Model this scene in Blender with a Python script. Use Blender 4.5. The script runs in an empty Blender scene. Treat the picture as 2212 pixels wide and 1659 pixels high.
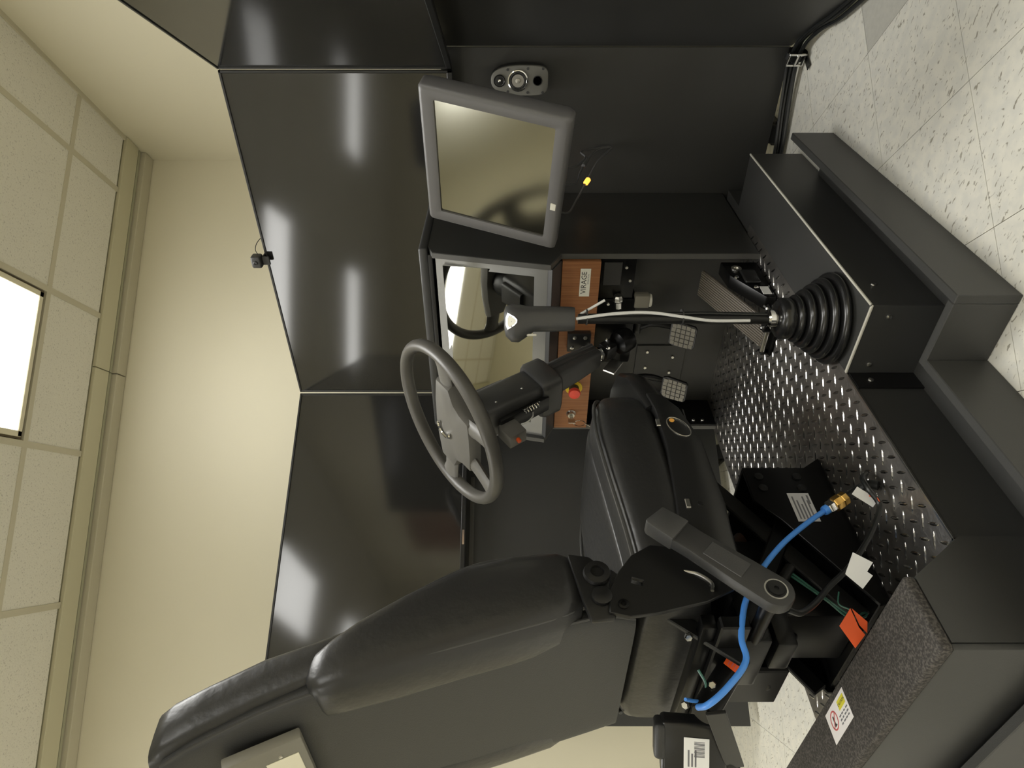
import bpy, bmesh, math, random
from mathutils import Vector, Matrix
random.seed(7)
PI = math.pi
scene = bpy.context.scene
COL = scene.collection

# ------------------------------------------------------------------ camera
CAM = Vector((1.16, 0.0, 0.88))
cam_d = bpy.data.cameras.new('camera'); cam = bpy.data.objects.new('camera', cam_d); COL.objects.link(cam)
A = math.radians(38.5)
right = Vector((math.cos(A), math.sin(A), 0)); fwd = Vector((-math.sin(A), math.cos(A), 0))
# the photograph was taken with the phone on its side: image left is up in the room
mx = Matrix((( 0, right.x, -fwd.x, CAM.x), (0, right.y, -fwd.y, CAM.y), (-1, 0, 0, CAM.z), (0, 0, 0, 1)))
cam.matrix_world = mx
cam_d.sensor_fit = 'HORIZONTAL'; cam_d.sensor_width = 36.0; cam_d.lens = 1430.0 * 36.0 / 2212.0
cam_d.clip_start = 0.02
scene.camera = cam

# ------------------------------------------------------------------ world, light levels, exposure
LIGHT_STRENGTH = 7.9          # radiance of the lamp diffusers
LIGHT_WATTS = 10.0            # downward light of each lamp
LIGHT_COLOR = (1.0, 0.99, 0.955)
w = bpy.data.worlds.new('world'); scene.world = w; w.use_nodes = True
w.node_tree.nodes['Background'].inputs[0].default_value = (0.9, 0.86, 0.75, 1)
w.node_tree.nodes['Background'].inputs[1].default_value = 0.05
scene.view_settings.view_transform = 'Standard'
scene.view_settings.look = 'None'
scene.view_settings.gamma = 1.0
scene.view_settings.use_curve_mapping = False
scene.view_settings.exposure = -0.10

# ------------------------------------------------------------------ materials
MATS = {}
def mat(name, col, rough=0.5, metal=0.0, spec=0.5, bump=None, var=None, coat=0.0, emit=None, aniso=0):
    """bump=(scale, strength, detail)  var=(scale, amount) gentle colour variation"""
    m = bpy.data.materials.new(name); m.use_nodes = True
    nt = m.node_tree; b = nt.nodes['Principled BSDF']
    b.inputs['Base Color'].default_value = (*col, 1)
    b.inputs['Roughness'].default_value = rough
    b.inputs['Metallic'].default_value = metal
    b.inputs['Specular IOR Level'].default_value = spec
    b.inputs['Coat Weight'].default_value = coat
    b.inputs['Coat Roughness'].default_value = 0.08
    geo = nt.nodes.new('ShaderNodeNewGeometry')
    if var:
        n = nt.nodes.new('ShaderNodeTexNoise'); n.inputs['Scale'].default_value = var[0]; n.inputs['Detail'].default_value = 4
        nt.links.new(geo.outputs['Position'], n.inputs['Vector'])
        mr = nt.nodes.new('ShaderNodeMapRange'); mr.inputs[1].default_value = 0.3; mr.inputs[2].default_value = 0.7
        mr.inputs[3].default_value = 1 - var[1]; mr.inputs[4].default_value = 1 + var[1]
        nt.links.new(n.outputs['Fac'], mr.inputs[0])
        vm = nt.nodes.new('ShaderNodeVectorMath'); vm.operation = 'SCALE'; vm.inputs[0].default_value = col
        nt.links.new(mr.outputs[0], vm.inputs['Scale']); nt.links.new(vm.outputs[0], b.inputs['Base Color'])
    if bump:
        n = nt.nodes.new('ShaderNodeTexNoise'); n.inputs['Scale'].default_value = bump[0]; n.inputs['Detail'].default_value = bump[2] if len(bump) > 2 else 3
        nt.links.new(geo.outputs['Position'], n.inputs['Vector'])
        bp = nt.nodes.new('ShaderNodeBump'); bp.inputs['Strength'].default_value = bump[1]; bp.inputs['Distance'].default_value = 0.004
        nt.links.new(n.outputs['Fac'], bp.inputs['Height']); nt.links.new(bp.outputs[0], b.inputs['Normal'])
    if emit:
        b.inputs['Emission Color'].default_value = (*emit[0], 1); b.inputs['Emission Strength'].default_value = emit[1]
    MATS[name] = m
    return m

mat('wall_paint', (0.74, 0.695, 0.54), 0.6, var=(0.8, 0.02), bump=(60, 0.05))
mat('trim_paint', (0.60, 0.565, 0.40), 0.5)
mat('slot_paint', (0.42, 0.41, 0.29), 0.6)
mat('grid_paint', (0.58, 0.54, 0.41), 0.5)
mat('baseboard_vinyl', (0.46, 0.43, 0.31), 0.5)
mat('grout', (0.36, 0.33, 0.26), 0.8)
mat('grey_tile', (0.50, 0.49, 0.44), 0.4, var=(60, 0.06))
mat('laminate', (0.040, 0.040, 0.038), 0.45, bump=(700, 0.08), var=(3, 0.12))
mat('laminate_edge', (0.085, 0.083, 0.078), 0.4)
mat('edge_strip', (0.62, 0.60, 0.52), 0.35)
mat('bezel', (0.012, 0.012, 0.012), 0.35)
mat('screen_glass', (0.016, 0.016, 0.0155), 0.09, spec=0.9)
mat('abs_black', (0.028, 0.028, 0.028), 0.45, bump=(900, 0.1))
mat('abs_dark', (0.050, 0.050, 0.050), 0.42, bump=(900, 0.1))
mat('abs_gloss', (0.014, 0.014, 0.014), 0.28)
mat('rubber', (0.014, 0.014, 0.014), 0.38)
mat('boot_rubber', (0.012, 0.012, 0.012), 0.24, spec=0.6)
mat('wheel_skin', (0.088, 0.084, 0.075), 0.40, bump=(800, 0.12))
mat('hub_plastic', (0.135, 0.130, 0.118), 0.45, bump=(900, 0.12))
mat('vinyl', (0.022, 0.022, 0.022), 0.36, bump=(45, 0.30, 9))
mat('vinyl_rear', (0.031, 0.0315, 0.0315), 0.52, bump=(420, 0.15, 4))
mat('piping', (0.05, 0.05, 0.048), 0.3)
mat('steel_black', (0.004, 0.004, 0.004), 0.30, spec=0.22)
mat('steel_satin', (0.009, 0.009, 0.009), 0.38, spec=0.35)
mat('chrome', (0.75, 0.75, 0.74), 0.12, metal=1)
mat('zinc', (0.62, 0.61, 0.57), 0.28, metal=1)
mat('brass', (0.70, 0.44, 0.13), 0.28, metal=1)
mat('tread_metal', (0.46, 0.44, 0.415), 0.38, metal=1, bump=(90, 0.25), var=(9, 0.35))  # colour variation paints in the plate's uneven reflections
mat('tread_lozenge', (0.52, 0.51, 0.49), 0.22, metal=1)
mat('hose_blue', (0.07, 0.27, 0.78), 0.35)
mat('wire_green', (0.03, 0.12, 0.09), 0.4)
mat('wire_white', (0.72, 0.72, 0.70), 0.4)
mat('wire_grey', (0.10, 0.10, 0.10), 0.45)
mat('cable_black', (0.010, 0.011, 0.011), 0.35)
mat('paper', (0.80, 0.80, 0.78), 0.6)
mat('paper_grey', (0.55, 0.55, 0.55), 0.6)
mat('print_grey', (0.16, 0.16, 0.17), 0.6)
mat('ink', (0.03, 0.03, 0.03), 0.6)
mat('orange_tag', (0.78, 0.10, 0.015), 0.5)
mat('label_white', (0.85, 0.84, 0.74), 0.5)
mat('monitor_plastic', (0.105, 0.102, 0.102), 0.42, bump=(900, 0.1))
mat('monitor_dark', (0.045, 0.045, 0.047), 0.45)
mat('touch_glass', (0.33, 0.325, 0.275), 0.16, metal=1)
mat('dash_bezel', (0.30, 0.30, 0.29), 0.38, metal=0.6, bump=(700, 0.1))
mat('gauge_glass', (0.50, 0.50, 0.46), 0.03, metal=1)
mat('red_button', (0.95, 0.10, 0.065), 0.35)
mat('yellow_ring', (0.85, 0.60, 0.02), 0.4)
mat('amber', (1.0, 0.45, 0.05), 0.4, emit=((1.0, 0.42, 0.06), 2.2))
mat('amber_print', (0.85, 0.42, 0.08), 0.5)
mat('grey_rubber_pad', (0.21, 0.195, 0.16), 0.6)
mat('pedal_plate', (0.16, 0.14, 0.115), 0.45)
mat('speaker_grey', (0.17, 0.167, 0.15), 0.45)
mat('speaker_cone', (0.45, 0.43, 0.38), 0.3, metal=0.4)
mat('holder_grey', (0.20, 0.19, 0.155), 0.4)
mat('card', (0.80, 0.76, 0.60), 0.6)
mat('sticker_white', (0.86, 0.83, 0.82), 0.5)
mat('sticker_yellow', (0.75, 0.68, 0.05), 0.5)
mat('sticker_red', (0.60, 0.12, 0.12), 0.5)
mat('door_wood', (0.16, 0.055, 0.03), 0.4, var=(8, 0.2))
mat('diffuser', (0.9, 0.9, 0.85), 0.5, emit=(LIGHT_COLOR, LIGHT_STRENGTH))
mat('lamp_frame', (0.75, 0.70, 0.52), 0.4)
mat('lamp_gap', (0.09, 0.065, 0.03), 0.6)

def floor_tile_mat():
    m = bpy.data.materials.new('vinyl_floor_tile'); m.use_nodes = True; nt = m.node_tree; b = nt.nodes['Principled BSDF']
    L = nt.links.new; N = nt.nodes.new
    geo = N('ShaderNodeNewGeometry'); info = N('ShaderNodeObjectInfo')
    base = N('ShaderNodeTexNoise'); base.inputs['Scale'].default_value = 35; base.inputs['Detail'].default_value = 6
    L(geo.outputs['Position'], base.inputs['Vector'])
    # elongated dark chips
    mp = N('ShaderNodeMapping'); mp.inputs['Rotation'].default_value = (0, 0, math.radians(-20)); mp.inputs['Scale'].default_value = (62, 165, 62)
    L(geo.outputs['Position'], mp.inputs['Vector'])
    dist = N('ShaderNodeTexNoise'); dist.inputs['Scale'].default_value = 30; L(geo.outputs['Position'], dist.inputs['Vector'])
    vadd = N('ShaderNodeVectorMath'); vadd.operation = 'MULTIPLY_ADD'; vadd.inputs[1].default_value = (3, 3, 3)
    L(dist.outputs['Color'], vadd.inputs[0]); L(mp.outputs[0], vadd.inputs[2])
    fl = N('ShaderNodeTexNoise'); fl.inputs['Scale'].default_value = 1.0; fl.inputs['Detail'].default_value = 2
    L(vadd.outputs[0], fl.inputs['Vector'])
    rmp = N('ShaderNodeValToRGB'); rmp.color_ramp.elements[0].position = 0.62; rmp.color_ramp.elements[1].position = 0.70
    L(fl.outputs['Fac'], rmp.inputs[0])
    c1 = N('ShaderNodeMix'); c1.data_type = 'RGBA'; c1.inputs[6].default_value = (0.74, 0.72, 0.64, 1); c1.inputs[7].default_value = (0.67, 0.66, 0.60, 1)
    r0 = N('ShaderNodeValToRGB'); r0.color_ramp.elements[0].position = 0.4; r0.color_ramp.elements[1].position = 0.6
    L(base.outputs['Fac'], r0.inputs[0]); L(r0.outputs[0], c1.inputs[0])
    c2 = N('ShaderNodeMix'); c2.data_type = 'RGBA'; c2.inputs[7].default_value = (0.30, 0.28, 0.225, 1)
    L(rmp.outputs[0], c2.inputs[0]); L(c1.outputs[2], c2.inputs[6])
    L(c2.outputs[2], b.inputs['Base Color']); b.inputs['Roughness'].default_value = 0.38
    MATS['vinyl_floor_tile'] = m
floor_tile_mat()

def ceiling_tile_mat():
    m = bpy.data.materials.new('ceiling_fibre'); m.use_nodes = True; nt = m.node_tree; b = nt.nodes['Principled BSDF']
    L = nt.links.new; N = nt.nodes.new
    geo = N('ShaderNodeNewGeometry')
    n = N('ShaderNodeTexNoise'); n.inputs['Scale'].default_value = 150; n.inputs['Detail'].default_value = 6; L(geo.outputs['Position'], n.inputs['Vector'])
    r = N('ShaderNodeValToRGB'); r.color_ramp.elements[0].position = 0.30; r.color_ramp.elements[1].position = 0.42
    r.color_ramp.elements[0].color = (0.56, 0.535, 0.46, 1); r.color_ramp.elements[1].color = (0.78, 0.755, 0.66, 1)
    L(n.outputs['Fac'], r.inputs[0]); L(r.outputs[0], b.inputs['Base Color'])
    bp = N('ShaderNodeBump'); bp.inputs['Strength'].default_value = 0.4; bp.inputs['Distance'].default_value = 0.004
    L(n.outputs['Fac'], bp.inputs['Height']); L(bp.outputs[0], b.inputs['Normal']); b.inputs['Roughness'].default_value = 0.85
    MATS['ceiling_fibre'] = m
ceiling_tile_mat()

def wood_mat():
    m = bpy.data.materials.new('wood_veneer'); m.use_nodes = True; nt = m.node_tree; b = nt.nodes['Principled BSDF']
    L = nt.links.new; N = nt.nodes.new
    geo = N('ShaderNodeNewGeometry'); mp = N('ShaderNodeMapping'); mp.inputs['Scale'].default_value = (220, 30, 6)
    L(geo.outputs['Position'], mp.inputs['Vector'])
    n = N('ShaderNodeTexNoise'); n.inputs['Scale'].default_value = 1; n.inputs['Detail'].default_value = 5; L(mp.outputs[0], n.inputs['Vector'])
    r = N('ShaderNodeValToRGB'); r.color_ramp.elements[0].position = 0.3; r.color_ramp.elements[1].position = 0.7
    r.color_ramp.elements[0].color = (0.25, 0.095, 0.035, 1); r.color_ramp.elements[1].color = (0.38, 0.165, 0.065, 1)
    L(n.outputs['Fac'], r.inputs[0]); L(r.outputs[0], b.inputs['Base Color']); b.inputs['Roughness'].default_value = 0.42
    MATS['wood_veneer'] = m
wood_mat()

def carpet_mat():
    m = bpy.data.materials.new('speckled_carpet'); m.use_nodes = True; nt = m.node_tree; b = nt.nodes['Principled BSDF']
    L = nt.links.new; N = nt.nodes.new
    geo = N('ShaderNodeNewGeometry')
    n = N('ShaderNodeTexNoise'); n.inputs['Scale'].default_value = 260; n.inputs['Detail'].default_value = 3; L(geo.outputs['Position'], n.inputs['Vector'])
    r = N('ShaderNodeValToRGB'); r.color_ramp.elements[0].position = 0.42; r.color_ramp.elements[1].position = 0.68
    r.color_ramp.elements[0].color = (0.030, 0.027, 0.024, 1); r.color_ramp.elements[1].color = (0.10, 0.09, 0.08, 1)
    L(n.outputs['Fac'], r.inputs[0]); L(r.outputs[0], b.inputs['Base Color']); b.inputs['Roughness'].default_value = 0.85
    bp = N('ShaderNodeBump'); bp.inputs['Strength'].default_value = 0.35; bp.inputs['Distance'].default_value = 0.002
    L(n.outputs['Fac'], bp.inputs['Height']); L(bp.outputs[0], b.inputs['Normal'])
    MATS['speckled_carpet'] = m
carpet_mat()

# ------------------------------------------------------------------ mesh helpers
def V(*a): return Vector(a)

class G:
    """collects shapes (world coordinates) into one mesh"""
    def __init__(s): s.bm = bmesh.new()
    def _merge(s, tb, M=None):
        if M is not None: bmesh.ops.transform(tb, matrix=M, verts=tb.verts)
        me = bpy.data.meshes.new('t'); tb.to_mesh(me); tb.free(); s.bm.from_mesh(me); bpy.data.meshes.remove(me)
        return s
    def box(s, lo, hi, bev=0, seg=2, M=None):
        tb = bmesh.new(); lo = Vector(lo); hi = Vector(hi)
        c = (lo + hi) / 2; d = hi - lo
        bmesh.ops.create_cube(tb, size=1, matrix=Matrix.Translation(c) @ Matrix.Diagonal((abs(d.x), abs(d.y), abs(d.z), 1)))
        if bev: bmesh.ops.bevel(tb, geom=tb.edges[:], offset=bev, segments=seg, profile=0.5, affect='EDGES')
        return s._merge(tb, M)
    def prism(s, poly, axis, lo, hi, bev=0, seg=2, M=None, holes=None):
        """polygon in the plane across `axis`, extruded lo..hi.  axis x:(y,z) y:(x,z) z:(x,y)"""
        tb = bmesh.new()
        def p3(p, h):
            return {'x': (h, p[0], p[1]), 'y': (p[0], h, p[1]), 'z': (p[0], p[1], h)}[axis]
        vs = [tb.verts.new(p3(p, lo)) for p in poly]
        if holes:
            edges = [tb.edges.new((vs[i], vs[(i + 1) % len(vs)])) for i in range(len(vs))]
            for hpoly in holes:
                hv = [tb.verts.new(p3(p, lo)) for p in hpoly]
                edges += [tb.edges.new((hv[i], hv[(i + 1) % len(hv)])) for i in range(len(hv))]
            faces = [f for f in bmesh.ops.triangle_fill(tb, edges=edges, use_beauty=True)['geom'] if isinstance(f, bmesh.types.BMFace)]
        else:
            faces = [tb.faces.new(vs)]
        r = bmesh.ops.extrude_face_region(tb, geom=faces)
        nv = [g for g in r['geom'] if isinstance(g, bmesh.types.BMVert)]
        d = Vector(p3((0, 0), hi)) - Vector(p3((0, 0), lo))
        bmesh.ops.translate(tb, verts=nv, vec=d)
        bmesh.ops.recalc_face_normals(tb, faces=tb.faces[:])
        if bev:
            es = [e for e in tb.edges if len(e.link_faces) == 2 and e.calc_face_angle(0) > 0.35]
            bmesh.ops.bevel(tb, geom=es, offset=bev, segments=seg, profile=0.5, affect='EDGES')
        return s._merge(tb, M)
    def loft(s, rings, cap=True, closed=False, M=None):
        tb = bmesh.new(); R = [[tb.verts.new(p) for p in r] for r in rings]; n = len(R[0])
        k = len(R) if closed else len(R) - 1
        for i in range(k):
            a, b = R[i], R[(i + 1) % len(R)]
            for j in range(n): tb.faces.new((a[j], a[(j + 1) % n], b[(j + 1) % n], b[j]))
        if cap and not closed: tb.faces.new(R[0][::-1]); tb.faces.new(R[-1])
        bmesh.ops.recalc_face_normals(tb, faces=tb.faces[:])
        return s._merge(tb, M)
    def tube(s, pts, r, n=8, closed=False, smooth=0, cap=True, sx=1.0):
        pts = [Vector(p) for p in pts]
        if smooth: 
            pts2 = catmull(pts, smooth, closed)
            if isinstance(r, (list, tuple)):
                m = len(pts2); r = [r[min(len(r) - 1, int(i / max(1, m - 1) * (len(r) - 1) + .5))] for i in range(m)]
            pts = pts2
        m = len(pts); rings = []
        t0 = (pts[1] - pts[0]).normalized()
        up = Vector((0, 0, 1)) if abs(t0.z) < 0.9 else Vector((1, 0, 0))
        nrm = (up - t0 * up.dot(t0)).normalized()
        for i, p in enumerate(pts):
            if closed: t = (pts[(i + 1) % m] - pts[i - 1]).normalized()
            else: t = (pts[min(i + 1, m - 1)] - pts[max(i - 1, 0)]).normalized()
            nrm = (nrm - t * nrm.dot(t)).normalized(); bn = t.cross(nrm)
            rr = r[i] if isinstance(r, (list, tuple)) else r
            rings.append([p + (nrm * math.cos(2 * PI * j / n) * sx + bn * math.sin(2 * PI * j / n)) * rr for j in range(n)])
        return s.loft(rings, cap=cap, closed=closed)
    def lathe(s, prof, o, ax=(0, 0, 1), n=24, cap=True):
        """prof [(radius, height)] about axis ax through o"""
        o = Vector(o); ax = Vector(ax).normalized()
        u = ax.orthogonal().normalized(); v = ax.cross(u)
        rings = [[o + ax * h + (u * math.cos(2 * PI * j / n) + v * math.sin(2 * PI * j / n)) * max(r, 1e-4) for j in range(n)] for r, h in prof]
        return s.loft(rings, cap=cap)
    def cyl(s, a, b, r, n=16, bev=0):
        a = Vector(a); b = Vector(b); L = (b - a).length
        if bev: return s.lathe([(r - bev, 0), (r, bev), (r, L - bev), (r - bev, L)], a, b - a, n)
        return s.lathe([(r, 0), (r, L)], a, b - a, n)
    def ball(s, c, r, seg=16, scale=(1, 1, 1)):
        tb = bmesh.new(); bmesh.ops.create_uvsphere(tb, u_segments=seg, v_segments=max(6, seg // 2), radius=r)
        return s._merge(tb, Matrix.Translation(Vector(c)) @ Matrix.Diagonal((*scale, 1)))
    def text(s, body, size, M, depth=0.0004, font_scale=(1, 1)):
        cu = bpy.data.curves.new('t', 'FONT'); cu.body = body; cu.size = size; cu.extrude = depth
        cu.align_x = 'CENTER'; cu.align_y = 'CENTER'; cu.resolution_u = 2
        ob = bpy.data.objects.new('t', cu); COL.objects.link(ob)
        dg = bpy.context.evaluated_depsgraph_get(); me = bpy.data.meshes.new_from_object(ob.evaluated_get(dg))
        me.transform(M @ Matrix.Diagonal((font_scale[0], font_scale[1], 1, 1))); s.bm.from_mesh(me)
        bpy.data.objects.remove(ob); bpy.data.curves.remove(cu); bpy.data.meshes.remove(me)
        return s
    def xf(s, M): bmesh.ops.transform(s.bm, matrix=M, verts=s.bm.verts); return s

def catmull(pts, k, closed=False):
    out = []; n = len(pts); rng = range(n if closed else n - 1)
    for i in rng:
        p0 = pts[i - 1] if (i > 0 or closed) else pts[0] * 2 - pts[1]
        p1 = pts[i]; p2 = pts[(i + 1) % n]
        p3 = pts[(i + 2) % n] if (i + 2 < n or closed) else p2 * 2 - p1
        for j in range(k):
            t = j / k
            out.append(0.5 * ((2 * p1) + (p2 - p0) * t + (2 * p0 - 5 * p1 + 4 * p2 - p3) * t * t + (3 * p1 - p0 - 3 * p2 + p3) * t ** 3))
    if not closed: out.append(pts[-1].copy())
    return out

LOC = {}
def finish(name, me, m, parent, label=None, smooth=32):
    o = bpy.data.objects.new(name, me); COL.objects.link(o)
    me.materials.append(MATS[m])
    if parent is not None: o.parent = parent
    if label: o['label'] = label
    LOC[o] = LOC.get(parent, Vector((0, 0, 0)))
    return o
def obj(name, g, m, parent=None, label=None, smooth=32, origin=None):
    """one mesh object; with a parent the mesh is stored relative to its thing's base"""
    me = bpy.data.meshes.new(name); org = Vector((0, 0, 0))
    if parent is not None: org = LOC[parent]
    elif origin is not None: org = Vector(origin)
    bmesh.ops.translate(g.bm, verts=g.bm.verts, vec=-org)
    bmesh.ops.remove_doubles(g.bm, verts=g.bm.verts, dist=1e-6)
    g.bm.to_mesh(me); g.bm.free()
    if smooth:
        for p in me.polygons: p.use_smooth = True
        me.set_sharp_from_angle(angle=math.radians(smooth))
    o = finish(name, me, m, parent, label)
    if parent is None:
        o.location = org; LOC[o] = org
    return o
def tag(o, label, cat, group=None):
    o['label'] = label; o['category'] = cat
    if group: o['group'] = group
    return o
def thing(name, label, cat, loc, group=None):
    o = bpy.data.objects.new(name, None); COL.objects.link(o); o.location = loc; o.empty_display_size = 0.05
    LOC[o] = Vector(loc)
    return tag(o, label, cat, group)
def struct(o): o['kind'] = 'structure'; return o
def frame(o, x, y, z):
    """matrix with the given axes"""
    return Matrix(((x[0], y[0], z[0], o[0]), (x[1], y[1], z[1], o[1]), (x[2], y[2], z[2], o[2]), (0, 0, 0, 1)))
def bolt(g, p, ax, r=0.008, h=0.006):
    g.lathe([(r, 0), (r, h * 0.7), (r * 0.75, h)], p, ax, 6)
def to_px(p):
    d = Vector(p) - CAM; dep = d.dot(fwd)
    if dep < 0.05: return None
    return 1106 - d.z / dep * 1430, 829.5 - d.dot(right) / dep * 1430

# ================================================================== THE ROOM
RA = math.radians(50.8); RO = Vector((-0.026, 3.293, 0))          # far corner of the room and its heading
RM = Matrix.Translation(RO) @ Matrix.Rotation(RA, 4, 'Z')          # local x: along the far wall, local y: along the side wall
def rp(a, b, z=0): return RM @ Vector((a, b, z))
CE = 2.70; RX, RY = -8.3, -7.6

def room_obj(name, g, m, parent=None, smooth=0):
    g.xf(RM); return obj(name, g, m, parent, smooth=smooth)

# floor with vinyl tiles
fl = struct(room_obj('floor', G().box((RX - .1, RY - .1, -0.06), (0.1, 0.1, -0.004)), 'grout'))
tile_me = None; rest = G(); T = 0.305; gap = 0.0007
ni = int(-RX / T) + 2; nj = int(-RY / T) + 2; cand = []
for i in range(-1, ni):
    for j in range(-1, nj):
        x1 = min(-0.045 - i * T, 0.0); x0 = max(-0.045 - (i + 1) * T, RX); y1 = min(-0.05 - j * T, 0.0); y0 = max(-0.05 - (j + 1) * T, RY)
        if x1 - x0 < 0.02 or y1 - y0 < 0.02: continue
        c = rp((x0 + x1) / 2, (y0 + y1) / 2); q = to_px(c)
        vis = q is not None and 1380 < q[0] < 2500 and -250 < q[1] < 1900 and (c - CAM).length < 3.4
        full = abs(x1 - x0 - T) < 1e-4 and abs(y1 - y0 - T) < 1e-4
        if vis and full: cand.append(((c - CAM).length, x0, y0))
        else: rest.box((x0 + gap, y0 + gap, -0.004), (x1 - gap, y1 - gap, 0))
tg = G().box((-T / 2 + gap, -T / 2 + gap, -0.004), (T / 2 - gap, T / 2 - gap, 0))
tile_me = bpy.data.meshes.new('tile'); tg.bm.to_mesh(tile_me); tg.bm.free(); tile_me.materials.append(MATS['vinyl_floor_tile'])
grey_me = tile_me.copy(); grey_me.materials.clear(); grey_me.materials.append(MATS['grey_tile'])
cand.sort()
for k, (d, x0, y0) in enumerate(cand):
    is_grey = abs(x0 + 0.655) < 0.02 and abs(y0 + 1.88) < 0.02
    o = bpy.data.objects.new('tile', grey_me if is_grey else tile_me); COL.objects.link(o); o.parent = fl
    o.matrix_parent_inverse = Matrix.Identity(4)
    o.matrix_local = Matrix.Translation(rp(x0 + T / 2, y0 + T / 2)) @ Matrix.Rotation(RA, 4, 'Z')
    if is_grey: o['label'] = 'plain grey replacement floor tile'
o = room_obj('tile_field', rest, 'vinyl_floor_tile', fl); o['kind'] = 'stuff'

# walls
struct(room_obj('wall_back', G().box((RX - .1, 0, -0.05), (0.1, 0.1, CE + .1)), 'wall_paint'))
struct(room_obj('wall_right', G().box((0, RY - .1, -0.05), (0.1, 0, CE + .1)), 'wall_paint'))
struct(room_obj('wall_left', G().box((RX - .1, RY, -0.05), (RX, 0, CE + .1)), 'wall_paint'))
struct(room_obj('wall_front', G().box((RX, RY - .1, -0.05), (0, RY, CE + .1)), 'wall_paint'))
struct(room_obj('baseboard_back', G().box((RX, -0.008, 0), (0, 0.0, 0.10)), 'baseboard_vinyl'))
struct(room_obj('baseboard_right', G().box((-0.008, RY, 0), (0, -0.008, 0.10)), 'baseboard_vinyl'))

# wooden double door in the side wall, seen only as a brown reflection in the left screen
dr = struct(room_obj('door_1', G().box((-0.03, -5.95, 0), (0.0, -4.65, 2.12)), 'lamp_frame'))
for k, y in enumerate((-5.90, -5.28)):
    lf = room_obj('door_leaf', G().box((-0.05, y, 0.01), (-0.03, y + 0.58, 2.06), 0.003), 'door_wood', dr)
    room_obj('handle', G().tube([(-0.05, y + (0.53 if k == 0 else 0.05), 1.0), (-0.09, y + (0.53 if k == 0 else 0.05), 1.0), (-0.09, y + (0.45 if k == 0 else 0.13), 1.0)], 0.009), 'chrome', lf)

# ceiling: lay-in fibre panels 2 x 4 ft on a painted grid, slot trim along the far wall
ce = struct(room_obj('ceiling', G().box((RX - .1, RY - .1, CE + 0.012), (0.1, 0.1, CE + 0.08)), 'grid_paint'))
lights = [(ex, ey) for ex in (-1.19, -3.63, -6.07) for ey in (-0.535, -2.975, -5.415)]
GX0, GY0, PXW, PYL = -0.275, -0.535, 0.61, 1.22
xs = [0.0, GX0]; 
while xs[-1] - PXW > RX: xs.append(xs[-1] - PXW)
xs.append(RX)
ys = [-0.205, GY0]
while ys[-1] - PYL > RY: ys.append(ys[-1] - PYL)
ys.append(RY)
def is_light(x0, y1):
    return any(abs((x0 + PXW / 2) - lx) < 0.05 and abs(y1 - ly) < 0.05 for lx, ly in lights)
for i in range(len(xs) - 1):
    for j in range(len(ys) - 1):
        if xs[i] - xs[i + 1] < 0.05 or ys[j] - ys[j + 1] < 0.05: continue
        if is_light(xs[i + 1], ys[j]): continue
        room_obj('ceiling_panel', G().box((xs[i + 1] + 0.010, ys[j + 1] + 0.010, CE + 0.002), (xs[i] - 0.010, ys[j] - 0.010, CE + 0.014)), 'ceiling_fibre', ce)
for x in xs[1:-1]:
    room_obj('grid_bar', G().box((x - 0.012, RY, CE - 0.001), (x + 0.012, -0.205, CE + 0.013)), 'grid_paint', ce)
for j, y in enumerate(ys[1:-1]):
    room_obj('cross_bar', G().box((RX, y - 0.012, CE - 0.0008), (0, y + 0.012, CE + 0.013)), 'grid_paint', ce)
room_obj('wall_angle', G().box((-0.02, RY, CE - 0.004), (0, -0.205, CE + 0.013)), 'grid_paint', ce)
tr = struct(room_obj('trim_1', G().box((RX, -0.20, CE + 0.004), (0, 0, CE + 0.013)), 'slot_paint'))
segs = [0.0, -1.115, -3.55, -5.99, RX]
for i in range(4):
    a, b = segs[i] - 0.002, segs[i + 1] + 0.002
    room_obj('board', G().box((b, -0.203, CE - 0.010), (a, -0.105, CE + 0.006), 0.002), 'trim_paint', tr)
    room_obj('groove_board', G().box((b, -0.092, CE - 0.004), (a, -0.076, CE + 0.006), 0.001), 'slot_paint', tr)
    room_obj('wall_board', G().box((b, -0.070, CE - 0.026), (a, -0.002, CE + 0.006), 0.003), 'grid_paint', tr)

# fluorescent troffers
for k, (lx, ly) in enumerate(lights):
    lab = 'glowing white fluorescent ceiling panel above the tall back wall' if k == 0 else 'fluorescent ceiling panel out of view, mirrored in the dark screens'
    t = thing('ceiling_light', lab, 'ceiling light', rp(lx, ly - 0.61, CE), 'fluorescent ceiling panels')
    x0, x1, y0, y1 = lx - 0.29, lx + 0.29, ly - 1.20, ly - 0.02
    f = G()
    for a, b in (((x0 + .008, y0 + .008), (x0 + .03, y1 - .008)), ((x1 - .03, y0 + .008), (x1 - .008, y1 - .008)), ((x0 + .008, y0 + .008), (x1 - .008, y0 + .03)), ((x0 + .008, y1 - .03), (x1 - .008, y1 - .008))):
        f.box((a[0], a[1], CE - 0.004), (b[0], b[1], CE + 0.010), 0.002, 1)
    room_obj('frame', f, 'lamp_frame', t)
    room_obj('gasket', G().box((x0, y0, CE + 0.004), (x1, y1, CE + 0.008)), 'lamp_gap', t)
    ld = bpy.data.lights.new('lamp', 'AREA'); ld.shape = 'RECTANGLE'; ld.size = 0.52; ld.size_y = 1.12; ld.energy = LIGHT_WATTS; ld.color = LIGHT_COLOR; ld.spread = math.radians(125)
    lo_ = bpy.data.objects.new('lamp', ld); COL.objects.link(lo_); lo_.parent = t; lo_.location = (0, 0, -0.006); lo_.rotation_euler = (0, 0, RA)
    room_obj('diffuser', G().box((x0 + .028, y0 + .028, CE - 0.001), (x1 - .028, y1 - .028, CE + 0.006)), 'diffuser', t)

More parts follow.
